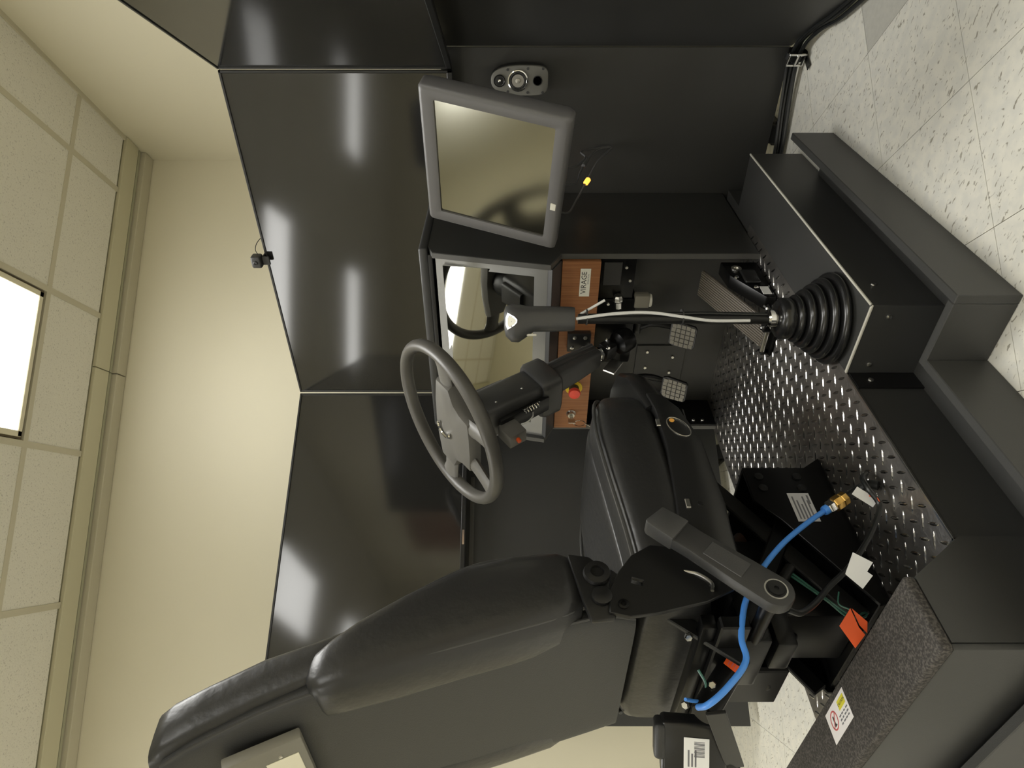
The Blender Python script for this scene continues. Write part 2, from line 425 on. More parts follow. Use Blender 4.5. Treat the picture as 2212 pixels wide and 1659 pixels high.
# ================================================================== SCREEN WALL
SA = math.radians(61.0)
SW, SZ0, SZ1 = 1.235, 1.058, 1.756
CR = Vector((0.667, 2.12)); CL = Vector((-0.572, 2.12))
axes = {'centre': (CL, Vector((1, 0))), 'right': (CR, Vector((math.cos(SA), -math.sin(SA)))), 'left': (CL + Vector((-math.cos(SA), -math.sin(SA))) * 1.239, Vector((math.cos(SA), math.sin(SA))))}
scr_label = {'centre': 'large black flat screen in the middle behind the steering wheel',
             'right': 'large black flat screen at the end beyond the small speaker',
             'left': 'large black flat screen between the steering wheel and the seat back'}
pan_label = {'centre': 'black laminate panel under the middle screen, carrying the small speaker',
             'right': 'black laminate panel under the far end screen, above the floor cables',
             'left': 'black laminate panel under the screen beside the driver seat'}
for key, (p0, d) in axes.items():
    X = Vector((d.x, d.y, 0)); Zv = Vector((0, 0, 1)); Y = Zv.cross(X)      # Y points away from the driver
    o0 = Vector((p0.x, p0.y, 0)) + X * 0.002
    M = frame(o0, X, Y, Zv)
    t = thing('display_screen', scr_label[key], 'screen', M @ Vector((SW / 2, 0.02, SZ0)), 'three wrap-around simulator screens')
    b = 0.009
    fr = G()
    fr.box((0, 0, SZ0), (SW, 0.012, SZ0 + 0.017), 0.002, 1, M).box((0, 0, SZ1 - b), (SW, 0.012, SZ1), 0.002, 1, M)
    fr.box((0, 0, SZ0), (b, 0.012, SZ1), 0.002, 1, M).box((SW - b, 0, SZ0), (SW, 0.012, SZ1), 0.002, 1, M)
    obj('bezel', fr, 'bezel', t)
    obj('screen_panel', G().box((b * .6, 0.003, SZ0 + 0.01), (SW - b * .6, 0.010, SZ1 - b * .6), M=M), 'screen_glass', t, smooth=0)
    obj('housing', G().box((0.004, 0.012, SZ0 + 0.004), (SW - 0.004, 0.03, SZ1 - 0.004), 0.004, 2, M).box((0.15, 0.03, SZ0 + 0.05), (SW - 0.15, 0.065, SZ1 - 0.15), 0.01, 2, M), 'bezel', t)
    if key == 'left':
        obj('maker_badge', G().box((0.62, -0.002, SZ0 + 0.003), (0.675, 0.001, SZ0 + 0.011), M=M), 'chrome', t, 'bright metal maker badge on the lower frame')
    # stand panel below, 8 cm further out
    off = 0.08; ext = off * math.tan(SA / 2)
    x0, x1 = -ext, SW + ext
    if key == 'right': x1 = SW
    if key == 'left': x0 = 0
    pz0 = 0.036
    t2 = thing('stand_panel', pan_label[key], 'panel', M @ Vector((SW / 2, off + 0.01, 0)), 'laminate panels under the screens')
    obj('board', G().box((x0, off, pz0), (x1, off + 0.019, 1.10), 0.0012, 1, M), 'laminate', t2)
    for px in (0.22, SW - 0.22):
        obj('post', G().box((px - 0.03, off + 0.0195, 0.0), (px + 0.03, off + 0.06, 1.6), 0.003, 1, M), 'steel_satin', t2)
        obj('foot', G().box((px - 0.04, off + 0.03, 0.0), (px + 0.04, off + 0.13, 0.015), 0.003, 1, M), 'steel_satin', t2)
    if key == 'left':
        obj('end_strip', G().box((0.3, off - 0.004, 1.03), (0.9, off, 1.047), 0.001, 1, M), 'laminate_edge', t2)

# tiny camera on the top edge of the middle screen
t = thing('webcam', 'tiny black webcam clipped on the top edge of the middle screen', 'webcam', (0.045, 2.115, SZ1))
obj('clip', G().box((0.028, 2.100, SZ1), (0.060, 2.135, SZ1 + 0.006), 0.002, 1).box((0.028, 2.100, SZ1 - 0.02), (0.06, 2.108, SZ1 + 0.004), 0.002, 1), 'abs_black', t)
obj('body', G().box((0.022, 2.085, SZ1 + 0.006), (0.066, 2.120, SZ1 + 0.042), 0.007, 3), 'abs_black', t)
obj('lens', G().lathe([(0.0075, 0), (0.0075, 0.003), (0.005, 0.004), (0.0045, 0.002), (0.001, 0.002)], (0.044, 2.086, SZ1 + 0.025), (0, -1, 0), 16), 'abs_gloss', t)
obj('wire', G().tube([(0.066, 2.11, SZ1 + 0.02), (0.080, 2.115, SZ1 + 0.026), (0.100, 2.125, SZ1 + 0.020), (0.108, 2.16, SZ1 + 0.008), (0.108, 2.195, SZ1 - 0.02), (0.108, 2.195, SZ1 - 0.12)], 0.0014, 6, smooth=5), 'cable_black', t)

# small satellite loudspeaker on the middle stand panel
def make_speaker():
    cx, cz, y = 0.628, 0.857, 2.152
    t = thing('satellite_speaker', 'small grey two-driver loudspeaker on the panel beside the monitor', 'speaker', (cx, 2.199, 0.767))
    def outline(k, yy):
        pts = []
        for i in range(40):
            a = 2 * PI * i / 40
            sx, sz = math.cos(a), math.sin(a)
            hw = 0.044 if sz < 0 else 0.044
            e = 0.45 if sz < 0 else 0.8
            x = math.copysign(abs(sx) ** e, sx) * hw * k * (1.0 - 0.12 * max(0, sz))
            z = math.copysign(abs(sz) ** (0.45 if sz < 0 else 0.75), sz) * 0.088 * k
            pts.append((cx + x, yy, cz + z))
        return pts
    obj('cabinet', G().loft([outline(0.9, 2.199), outline(1.0, 2.185), outline(1.0, 2.160)]), 'abs_black', t)
    obj('baffle', G().loft([outline(0.995, 2.160), outline(0.99, 2.154), outline(0.95, y)]), 'speaker_grey', t)
    dv = G().lathe([(0.030, 0.0), (0.031, 0.003), (0.028, 0.004), (0.026, 0.001), (0.023, 0.001)], (cx, y, 0.862), (0, -1, 0), 32, cap=False)
    d1 = obj('woofer', dv, 'chrome', t)
    obj('surround', G().lathe([(0.0265, 0.0005), (0.022, 0.002), (0.018, 0.0006), (0.002, 0.0003)], (cx, y, 0.862), (0, -1, 0), 32), 'rubber', d1)
    obj('cone', G().lathe([(0.0185, 0.0025), (0.012, 0.0012), (0.008, 0.0012), (0.007, 0.004), (0.001, 0.006)], (cx, y, 0.862), (0, -1, 0), 32), 'speaker_cone', d1)
    d2 = obj('tweeter', G().lathe([(0.0175, 0.0), (0.018, 0.003), (0.015, 0.003), (0.0135, 0.0008)], (cx, y, 0.918), (0, -1, 0), 28, cap=False), 'chrome', t)
    obj('dome_ring', G().lathe([(0.0145, 0.0005), (0.011, 0.0012), (0.001, 0.0012)], (cx, y, 0.918), (0, -1, 0), 28), 'rubber', d2)
    obj('dome', G().lathe([(0.0055, 0.001), (0.0045, 0.004), (0.001, 0.0055)], (cx, y, 0.918), (0, -1, 0), 18), 'chrome', d2)
    pt = obj('bass_port', G().lathe([(0.0145, 0.0), (0.0145, 0.002), (0.0125, 0.002), (0.011, -0.004), (0.001, -0.004)], (cx, y, 0.802), (0, -1, 0), 24), 'rubber', t)
    for sx in (-0.034, 0.034):
        for z in (0.893, 0.832, 0.786):
            obj('screw', G().lathe([(0.004, 0), (0.004, 0.0012), (0.001, 0.0012)], (cx + sx * (0.92 if z > .88 else 1), y, z), (0, -1, 0), 12), 'abs_dark', t)
make_speaker()

# ================================================================== PLATFORM
ZP = 0.155; PL, PR, PF, PB = -0.451, 0.285, 1.885, 0.690
pf = thing('platform', 'low black simulator platform topped with bright diamond tread plate', 'platform', (-0.08, 1.2, 0))
obj('deck_body', G().box((PL + 0.004, PB + 0.002, 0.0), (PR - 0.002, 2.15, ZP - 0.004)), 'laminate', pf, smooth=0)
obj('gap_shade_sheet', G().box((0.283, 0.478, 0.0), (0.415, 1.0, 0.012)).box((0.283, 1.0, 0.0), (0.553, 1.84, 0.012)), 'laminate', pf, smooth=0)  # black sheet added over the floor to darken the gap behind the skirt
plate = obj('tread_plate', G().box((PL, PB, ZP - 0.004), (PR, PF, ZP), 0.0008, 1), 'tread_metal', pf, 'bright raised-diamond metal floor plate', smooth=0)
# raised lozenges
def lozenge(g, cx, cy, ang, L=0.0340, Wd=0.0076, H=0.0017):
    c, s = math.cos(ang), math.sin(ang)
    def P(a, b, z): return (cx + a * c - b * s, cy + a * s + b * c, ZP - 0.0002 + z)
    out = [P(-L / 2, 0, 0), P(-L * .25, -Wd * .42, 0), P(0, -Wd / 2, 0), P(L * .25, -Wd * .42, 0), P(L / 2, 0, 0), P(L * .25, Wd * .42, 0), P(0, Wd / 2, 0), P(-L * .25, Wd * .42, 0)]
    inn = [P(-L * .42, 0, H * .55), P(-L * .22, -Wd * .08, H), P(0, -Wd * .10, H), P(L * .22, -Wd * .08, H), P(L * .42, 0, H * .55), P(L * .22, Wd * .08, H), P(0, Wd * .10, H), P(-L * .22, Wd * .08, H)]
    return g.loft([out, inn])
pts = []
q_ = 0.0287 / math.sqrt(2)                       # lozenge lattice turned 45 degrees, orientations alternate
for i in range(-80, 81):
    for j in range(-80, 81):
        x = -0.083 + (i - j) * q_; y = 1.29 + (i + j) * q_
        if PL + 0.008 < x < PR - 0.008 and PB + 0.008 < y < PF - 0.008: pts.append((x, y, (i + j) % 2))
def show_rank(p):
    x, y, o = p; d = math.hypot(x - CAM.x, y - CAM.y)
    if x < 0.05 and y < 1.1: d += 2                      # hidden by the seat base
    if y < 0.72 and x < 0.2: d += 2
    return d
pts.sort(key=show_rank)
loz = []
for o_ in (0, 1):
    g = lozenge(G(), 0, 0, PI / 4 if o_ == 0 else -PI / 4); me = bpy.data.meshes.new('raised_diamond'); g.bm.to_mesh(me); g.bm.free()
    me.materials.append(MATS['tread_lozenge']); loz.append(me)
bulk_v = []; bulk_f = []
for k, (x, y, o_) in enumerate(pts):
    if k < 300:
        o = bpy.data.objects.new('raised_diamond', loz[o_]); COL.objects.link(o); o.parent = plate
        o.location = (x - LOC[pf].x, y - LOC[pf].y, 0)
    else:
        base = len(bulk_v)
        for v in loz[o_].vertices: bulk_v.append((v.co.x + x - LOC[pf].x, v.co.y + y - LOC[pf].y, v.co.z))
        for p in loz[o_].polygons: bulk_f.append([base + i for i in p.vertices])
me = bpy.data.meshes.new('raised_diamond_field'); me.from_pydata(bulk_v, [], bulk_f); me.materials.append(MATS['tread_lozenge'])
o = bpy.data.objects.new('raised_diamond_field', me); COL.objects.link(o); o.parent = plate; o['kind'] = 'stuff'

# side box carrying the gear lever, with pale edge strips
BX0, BX1, BY0, BY1 = 0.287, 0.457, 1.136, 2.005
obj('shifter_box', G().box((BX0, BY0, 0.002), (BX1, BY1, ZP + 0.002), 0.0008, 1), 'laminate', pf, smooth=0)
obj('edge_strip', G().box((BX1 - 0.004, BY0, ZP), (BX1 + 0.001, BY1, ZP + 0.004), 0.0006, 1), 'edge_strip', pf)
obj('edge_strip', G().box((BX0, BY0 - 0.001, ZP), (BX1 + 0.001, BY0 + 0.005, ZP + 0.004), 0.0006, 1), 'edge_strip', pf)
obj('corner_bracket', G().box((PR - 0.001, 1.085, 0.01), (PR + 0.003, 1.135, ZP - 0.004)), 'steel_satin', pf)
obj('edge_trim', G().box((PR - 0.004, PB, ZP - 0.003), (PR + 0.001, 1.13, ZP + 0.0015), 0.0005, 1), 'zinc', pf)
obj('edge_trim', G().box((PR - 0.05, PB - 0.001, ZP - 0.003), (PR + 0.001, PB + 0.004, ZP + 0.0015), 0.0005, 1), 'zinc', pf)
for p, ax in (((0.43, BY0, 0.115), (0, -1, 0)), ((0.31, BY0, 0.115), (0, -1, 0)), ((PR + 0.003, 1.11, 0.115), (1, 0, 0)), ((BX1, 1.22, 0.12), (1, 0, 0))):
    g = G(); g.lathe([(0.006, 0), (0.0055, 0.0025), (0.002, 0.004)], p, ax, 12); obj('screw', g, 'zinc', pf)
# low skirt boards around the platform
SKT = 0.114; th = 0.018
def skirt(lo, hi, lab):
    b = obj('skirt_board', G().box(lo, hi, 0.0015, 1), 'laminate', pf, lab); return b
skirt((0.553, 0.985, 0), (0.571, 1.845, SKT), 'outer skirt board beside the gear lever box')
skirt((0.415, 0.985, 0), (0.553, 1.003, SKT), None)
skirt((0.415, 0.46, 0), (0.433, 0.985, SKT), None)
skirt((-0.46, 0.46, 0), (0.415, 0.478, SKT), None)

# carpeted rear box with a warning sticker
CB = (-0.415, 0.298, 0.490, 0.612, 0.282)
cb = thing('rear_box', 'speckled charcoal carpeted box behind the seat, bearing a warning sticker', 'box', (-0.06, 0.55, 0))
obj('top_cover', G().box((CB[0], CB[2], 0.262), (CB[1], CB[3], CB[4]), 0.006, 3), 'speckled_carpet', cb)
obj('rear_wall', G().box((CB[0] + 0.002, CB[2] + 0.001, 0.0), (CB[1] - 0.002, CB[2] + 0.012, 0.264), 0.003, 2), 'laminate', cb)
obj('side_wall', G().prism([(CB[2] + 0.012, 0.0), (CB[2] + 0.012, 0.262), (CB[3] - 0.001, 0.262), (CB[3] - 0.001, 0.262), (PB - 0.002, ZP), (PB - 0.002, 0.0)], 'x', CB[1] - 0.013, CB[1] - 0.001), 'laminate', cb, smooth=0)
obj('front_wall', G().box((CB[0] + 0.002, CB[3] - 0.014, 0.0), (CB[1] - 0.013, CB[3] - 0.002, 0.262)), 'laminate', cb)
sm = Matrix.Translation((-0.068, 0.5685, CB[4] + 0.0004)) @ Matrix.Rotation(math.radians(2), 4, 'Z')
st = obj('warning_sticker', G().box((-0.052, -0.027, 0), (0.052, 0.027, 0.0006), 0.0002, 1, sm), 'sticker_white', cb, 'white and yellow warning sticker with a red prohibition sign')
obj('caution_band', G().box((0.012, 0.004, 0.0006), (0.045, 0.020, 0.0009), M=sm), 'sticker_yellow', st)
obj('caution_text', G().text('CAUTION', 0.0075, sm @ Matrix.Translation((0.0285, 0.012, 0.0009)), 0.0002), 'ink', st)
rg = G()
R0 = [(-0.022 + 0.0165 * math.cos(2 * PI * i / 32), 0.003 + 0.0165 * math.sin(2 * PI * i / 32)) for i in range(32)]
R1 = [(-0.022 + 0.0138 * math.cos(2 * PI * i / 32), 0.003 + 0.0138 * math.sin(2 * PI * i / 32)) for i in range(32)]
rg.prism(R0, 'z', 0.0006, 0.0010, M=sm, holes=[R1])
rg.box((-0.015, -0.0012, 0.0006), (0.015, 0.0012, 0.0010), M=sm @ Matrix.Translation((-0.022, 0.003, 0)) @ Matrix.Rotation(PI / 4, 4, 'Z'))
obj('prohibition_sign', rg, 'sticker_red', st)
pg = G().box((-0.026, -0.004, 0.0006), (-0.021, 0.011, 0.0008), M=sm).box((-0.027, -0.007, 0.0006), (-0.017, -0.004, 0.0008), M=sm)
obj('footprint_mark', pg, 'ink', st)
tx = G()
for r_ in range(3):
    for c_ in range(4): tx.box((0.002 + c_ * 0.0115, -0.004 - r_ * 0.0065, 0.0006), (0.011 + c_ * 0.0115 - 0.001 * ((r_ + c_) % 3), -0.0012 - r_ * 0.0065, 0.0008), M=sm)
obj('fine_print', tx, 'print_grey', st)

# ================================================================== DASHBOARD
DR, DL, DT = 0.254, -0.439, 0.018
db = thing('dashboard', 'black simulator dashboard with wood veneer strip and glossy instrument panel', 'dashboard', (-0.09, 1.95, ZP))
prof = [(1.751, ZP), (1.751, 0.735), (1.682, 0.770), (1.757, 1.115), (1.80, 1.131), (2.114, 1.131), (2.114, 1.045), (2.198, 1.045), (2.198, ZP)]
obj('side_panel', G().prism(prof, 'x', DR - DT, DR, 0.0015, 1), 'laminate', db)
obj('side_panel', G().prism(prof, 'x', DL, DL + DT, 0.0015, 1), 'laminate', db)
# pale front edges of the side panels
for x0 in (DR - DT + 0.001, DL + 0.001):
    g = G(); g.prism([(1.7515, ZP), (1.7500, ZP), (1.7500, 0.7345), (1.6805, 0.7692), (1.7557, 1.1155), (1.7575, 1.115), (1.683, 0.7702), (1.7515, 0.7357)], 'x', x0, x0 + DT - 0.002)
    obj('edge_band', g, 'laminate_edge', db)
obj('hood', G().box((DL - 0.004, 1.775, 1.131), (DR + 0.004, 2.114, 1.158), 0.008, 3), 'abs_dark', db)
obj('hood_lip', G().box((DL + 0.02, 1.780, 1.118), (DR - 0.02, 1.80, 1.133), 0.003, 2), 'abs_black', db)
# instrument panel: tilted face
IX0, IX1 = DL + DT, DR - DT
ib = Vector((0, 1.697, 0.776)); it_ = Vector((0, 1.772, 1.108)); iv = (it_ - ib); IH = iv.length; iv.normalize()
IM = frame(Vector((IX0, ib.y, ib.z)), Vector((1, 0, 0)), iv, Vector((1, 0, 0)).cross(iv))   # z points at the driver
IW = IX1 - IX0
win = (0.055, IW - 0.033, 0.040, IH - 0.034)
ins = obj('instrument_panel', G().prism([(0, 0), (IW, 0), (IW, IH), (0, IH)], 'z', -0.008, 0.0, M=IM, holes=[[(win[0], win[2]), (win[1], win[2]), (win[1], win[3]), (win[0], win[3])]]), 'dash_bezel', db, smooth=0)
GMx = IM @ Matrix.Translation((IW / 2, IH / 2, -0.012)) @ Matrix.Rotation(math.radians(4.8), 4, 'X') @ Matrix.Rotation(math.radians(-2.2), 4, 'Y') @ Matrix.Translation((-IW / 2, -IH / 2, 0))
obj('instrument_glass', G().box((win[0] - 0.01, win[2] - 0.01, -0.006), (win[1] + 0.01, win[3] + 0.01, 0), M=GMx), 'gauge_glass', ins, 'mirror-like grey instrument glass', smooth=0)
obj('lower_lip', G().prism([(1.684, 0.764), (1.700, 0.778), (1.748, 0.750), (1.740, 0.733)], 'x', IX0, IX1, 0.001, 1), 'abs_dark', db)
# wood strip
WY = 1.738
wd = obj('wood_strip', G().box((IX0 + 0.001, WY, 0.618), (IX1 - 0.001, WY + 0.016, 0.732), 0.001, 1), 'wood_veneer', db, 'brown wood veneer control strip')
lm = frame(Vector((0.165, WY - 0.0006, 0.662)), Vector((1, 0, 0)), Vector((0, 0, 1)), Vector((0, -1, 0)))
lb = obj('name_plate', G().box((-0.047, -0.0155, 0), (0.047, 0.0155, 0.0012), 0.0004, 1, lm), 'label_white', wd, 'small white plate lettered VIRAGE')
obj('lettering', G().text('VIRAGE', 0.0225, lm @ Matrix.Translation((0, 0.003, 0.0013)), 0.0002), 'ink', lb)
obj('small_print', G().text('SIMULATION', 0.0058, lm @ Matrix.Translation((0.012, -0.0095, 0.0013)), 0.0001), 'print_grey', lb)
# emergency stop
ep = Vector((-0.238, WY, 0.672))
es = obj('emergency_stop', G().lathe([(0.0285, 0), (0.0285, 0.003), (0.001, 0.003)], ep, (0, -1, 0), 32), 'yellow_ring', db, 'red mushroom emergency stop button on a yellow ring')
obj('stem', G().lathe([(0.017, 0.003), (0.017, 0.018), (0.012, 0.024)], ep, (0, -1, 0), 24), 'abs_black', es)
obj('button', G().lathe([(0.012, 0.020), (0.0195, 0.024), (0.0205, 0.032), (0.018, 0.038), (0.008, 0.041), (0.001, 0.0415)], ep, (0, -1, 0), 32), 'red_button', es)
# ignition lock
kp = Vector((-0.353, WY, 0.675))
ig = obj('ignition_lock', G().lathe([(0.0165, 0), (0.0165, 0.003), (0.0125, 0.008), (0.0115, 0.014), (0.001, 0.0145)], kp, (0, -1, 0), 24), 'zinc', db)
# black two-screw switch block on the strip
sb = obj('switch_block', G().box((-0.075, WY - 0.022, 0.632), (-0.005, WY, 0.705), 0.003, 2), 'abs_gloss', db)
for px_, z_ in ((-0.020, 0.683), (-0.020, 0.650), (-0.058, 0.690), (-0.058, 0.655)):
    obj('screw', G().lathe([(0.0065, 0), (0.006, 0.003), (0.002, 0.0045)], (px_, WY - 0.022, z_), (0, -1, 0), 12), 'zinc', sb)
# footwell
obj('firewall', G().box((IX0, 1.885, ZP), (IX1, 1.90, 0.74)), 'laminate', db, smooth=0)
ap = obj('access_plate', G().box((-0.325, 1.879, 0.275), (-0.165, 1.885, 0.445), 0.001, 1), 'laminate', db)
for x_, z_ in ((-0.190, 0.408), (-0.212, 0.317), (-0.258, 0.408), (-0.280, 0.320)):
    g = G(); bolt(g, (x_, 1.879, z_), (0, -1, 0), 0.0065, 0.006); obj('bolt', g, 'zinc', ap)
obj('underdash_box', G().box((0.085, 1.78, 0.505), (IX1 - 0.004, 1.885, 0.612), 0.003, 2), 'steel_black', db)
obj('control_module', G().box((0.135, 1.772, 0.548), (IX1 - 0.022, 1.782, 0.604), 0.002, 1), 'abs_black', db)
obj('steering_support', G().box((-0.16, 1.775, 0.49), (0.085, 1.885, 0.625), 0.006, 2), 'steel_black', db)
for p in ((0.195, 1.779, 0.535), (0.150, 1.779, 0.520), (0.070, 1.774, 0.580), (0.03, 1.774, 0.512)):
    g = G(); bolt(g, p, (0, -1, 0), 0.006, 0.006); obj('bolt', g, 'zinc', db)
obj('joint_fork', G().lathe([(0.012, 0), (0.016, 0.006), (0.016, 0.018), (0.011, 0.024), (0.011, 0.045)], (0.105, 1.765, 0.553), (-1, 0, -0.1), 8), 'zinc', db)
obj('bumper_block', G().box((0.055, 1.77, 0.452), (0.098, 1.80, 0.498), 0.003, 2), 'grey_rubber_pad', db)
obj('bumper_cap', G().cyl((0.0755, 1.785, 0.452), (0.0755, 1.785, 0.444), 0.021, 20, 0.002), 'edge_strip', db)
obj('footwell_wall', G().box((DL + DT, 1.752, ZP), (DL + DT + 0.006, 1.885, 0.61)), 'steel_black', db)
for z_ in (0.20, 0.232):
    g = G(); bolt(g, (DL + DT + 0.006, 1.77, z_), (1, 0, 0), 0.006, 0.005); obj('bolt', g, 'zinc', db)

# key with ring hanging from the lock
t = thing('ignition_key', 'metal key with wire ring hanging from the ignition lock', 'key', kp + Vector((0, -0.014, 0)))
obj('key_blade', G().box(kp + Vector((-0.0012, -0.03, -0.006)), kp + Vector((0.0012, -0.0145, 0.006)), 0.0004, 1).box(kp + Vector((-0.0015, -0.052, -0.012)), kp + Vector((0.0015, -0.03, 0.012)), 0.001, 1), 'zinc', t)
obj('split_ring', G().tube([kp + Vector((-0.004, -0.047, -0.026)) + Vector((0.35 * math.cos(a), 0.3 * math.cos(a), math.sin(a))) * 0.020 for a in [2 * PI * i / 24 for i in range(24)]], 0.0012, 6, closed=True), 'chrome', t)
obj('key_wire', G().tube([kp + Vector((-0.004, -0.05, -0.044)), kp + Vector((-0.012, -0.055, -0.062)), kp + Vector((-0.035, -0.05, -0.068)), kp + Vector((-0.06, -0.04, -0.060))], 0.001, 6, smooth=5), 'chrome', t)

# ================================================================== STEERING
tau, yaw = 0.941, -0.061
SC = Vector((-0.072, 1.375, 1.056))
sn = Vector((math.sin(yaw) * math.cos(tau), -math.cos(yaw) * math.cos(tau), math.sin(tau)))
su = Vector((math.cos(yaw), math.sin(yaw), 0)); sv = sn.cross(su)
SM = frame(SC, su, sv, sn)
def sl(a, b, c=0): return SM @ Vector((a, b, c))
sw = thing('steering_wheel', 'large dark grey four-spoke steering wheel', 'steering wheel', SC)
NR = 72
rings = []
for i in range(NR):
    a = 2 * PI * i / NR; ring = []
    for j in range(14):
        p = 2 * PI * j / 14
        ring.append(sl((0.2325 + 0.0172 * math.cos(p)) * math.cos(a), (0.2325 + 0.0172 * math.cos(p)) * math.sin(a), 0.0195 * math.sin(p)))
    rings.append(ring)
obj('rim', G().loft(rings, closed=True), 'wheel_skin', sw, smooth=60)
pad = [(-0.150, 0.034), (-0.07, 0.047), (0, 0.051), (0.07, 0.047), (0.150, 0.034), (0.152, -0.028), (0.112, -0.048), (0.096, -0.078), (0.092, -0.118), (0.040, -0.122), (-0.040, -0.122), (-0.092, -0.118), (-0.096, -0.078), (-0.112, -0.048), (-0.152, -0.028)]
def padring(k, z): return [sl(x * k, -0.03 + (y + 0.03) * k, z) for x, y in pad]
obj('hub_pad', G().loft([padring(0.94, -0.028), padring(1.0, -0.012), padring(1.0, 0.000), padring(0.96, 0.010), padring(0.80, 0.017), padring(0.3, 0.020)]), 'hub_plastic', sw, smooth=40)
def spoke(pts, ws, zs, th):
    g = G(); R = []
    for (x, y), wd_, z in zip(pts, ws, zs): R.append((x, y, wd_, z))
    rr = []
    for i, (x, y, wd_, z) in enumerate(R):
        x2, y2 = R[min(i + 1, len(R) - 1)][:2]; x1, y1 = R[max(i - 1, 0)][:2]
        d = Vector((x2 - x1, y2 - y1)).normalized(); n2 = Vector((-d.y, d.x))
        ring = []
        for j in range(10):
            a = 2 * PI * j / 10
            ring.append(sl(x + n2.x * wd_ * math.cos(a), y + n2.y * wd_ * math.cos(a), z + th * math.sin(a)))
        rr.append(ring)
    g.loft(rr); obj('spoke', g, 'hub_plastic', sw, smooth=50)
for s_ in (-1, 1):
    spoke([(s_ * 0.105, 0.004), (s_ * 0.15, 0.004), (s_ * 0.19, 0.008), (s_ * 0.232, 0.014)], [0.034, 0.030, 0.029, 0.040], [-0.006, -0.006, -0.004, 0], 0.013)
    spoke([(s_ * 0.062, -0.095), (s_ * 0.074, -0.135), (s_ * 0.084, -0.175), (s_ * 0.093, -0.215)], [0.030, 0.026, 0.024, 0.032], [-0.004, -0.005, -0.003, 0], 0.013)
    obj('spoke_joint', G().tube([sl(s_ * 0.131, 0.03, 0.004), sl(s_ * 0.133, 0.0, 0.008), sl(s_ * 0.128, -0.02, 0.004)], 0.0015, 6, smooth=4), 'ink', sw)
obj('emblem', G().tube([sl(0.024 * math.cos(a), -0.012 + 0.028 * math.sin(a), 0.0245 - 0.001 * abs(math.cos(a))) for a in [math.radians(60 + 220 * i / 20) for i in range(21)]], 0.0042, 6), 'chrome', sw, 'bright curved emblem on the hub')
obj('rear_boss', G().lathe([(0.055, -0.03), (0.06, -0.05), (0.052, -0.085)], SC + sv * -0.03, sn, 24), 'abs_black', sw)

# column
sc = thing('steering_column', 'black steering column with plastic shroud under the wheel', 'steering column', SC + sn * -0.6 + sv * -0.02)
ca = -sn
def colm(a, b, c): return SC + sv * (b - 0.03) + su * a + ca * c
def colring(w_, h_, c, dy=0, r=0.32, n=24):
    out = []
    for i in range(n):
        a = 2 * PI * i / n
        x = math.copysign(abs(math.cos(a)) ** r, math.cos(a)) * w_; y = math.copysign(abs(math.sin(a)) ** r, math.sin(a)) * h_
        out.append(colm(x, y + dy, c))
    return out
obj('upper_shroud', G().loft([colring(0.046, 0.042, 0.075), colring(0.056, 0.050, 0.085), colring(0.058, 0.052, 0.17, -0.004), colring(0.056, 0.052, 0.262, -0.006), colring(0.050, 0.046, 0.272, -0.006)]), 'abs_dark', sc, smooth=40)
obj('shroud_step', G().loft([colring(0.040, 0.014, 0.10, 0.052), colring(0.036, 0.013, 0.20, 0.050)]), 'abs_dark', sc, smooth=40)
obj('collar', G().loft([colring(0.066, 0.058, 0.262, -0.006), colring(0.070, 0.064, 0.272, -0.006), colring(0.070, 0.064, 0.322, -0.008), colring(0.062, 0.056, 0.332, -0.008)]), 'abs_dark', sc, smooth=40)
obj('lower_cover', G().loft([colring(0.042, 0.036, 0.325, 0.004), colring(0.040, 0.034, 0.42, 0.008), colring(0.034, 0.029, 0.520, 0.012), colring(0.030, 0.026, 0.526, 0.012)]), 'abs_dark', sc, smooth=40)
obj('cover_ridge', G().tube([colm(0.040, 0.022, 0.33), colm(0.039, 0.024, 0.42), colm(0.033, 0.026, 0.520)], 0.007, 8), 'abs_dark', sc)
obj('cover_groove', G().tube([colm(0.042, 0.000, 0.335), colm(0.040, 0.003, 0.42), colm(0.034, 0.008, 0.515)], 0.003, 6), 'ink', sc)
obj('shaft', G().cyl(colm(0, 0.010, 0.52), colm(0, 0.010, 0.62), 0.014, 16), 'steel_satin', sc)
obj('universal_joint', G().box((-0.022, -0.022, -0.02), (0.022, 0.022, 0.02), 0.004, 2, frame(colm(0, 0.010, 0.575), su, sv, sn)), 'steel_satin', sc)
obj('clamp', G().lathe([(0.020, 0), (0.023, 0.004), (0.023, 0.014), (0.020, 0.018)], colm(0, 0.010, 0.530), ca, 6), 'chrome', sc)
obj('clamp', G().lathe([(0.017, 0), (0.019, 0.003), (0.019, 0.010), (0.017, 0.013)], colm(0, 0.010, 0.556), ca, 6), 'zinc', sc)
for p in ((0.020, 0.024, 0.585), (0.024, -0.006, 0.56)):
    g = G(); bolt(g, colm(*p), su, 0.007, 0.012); obj('bolt', g, 'chrome', sc)
obj('gear_housing', G().lathe([(0.02, 0), (0.036, 0.008), (0.040, 0.03), (0.036, 0.055), (0.02, 0.062)], colm(0.01, 0.006, 0.605), ca, 20), 'steel_black', sc)
obj('release_plate', G().box((-0.003, -0.02, -0.034), (0.003, 0.02, 0.034), 0.002, 1, frame(colm(-0.030, -0.036, 0.56), su, (sv + sn * .4).normalized(), (sn - sv * .4).normalized())), 'zinc', sc)
for p in ((0.030, 0.060, 0.13), (0.0595, -0.028, 0.21), (0.058, -0.03, 0.12)):
    obj('screw', G().ball(colm(*p), 0.0035, 10), 'zinc', sc)
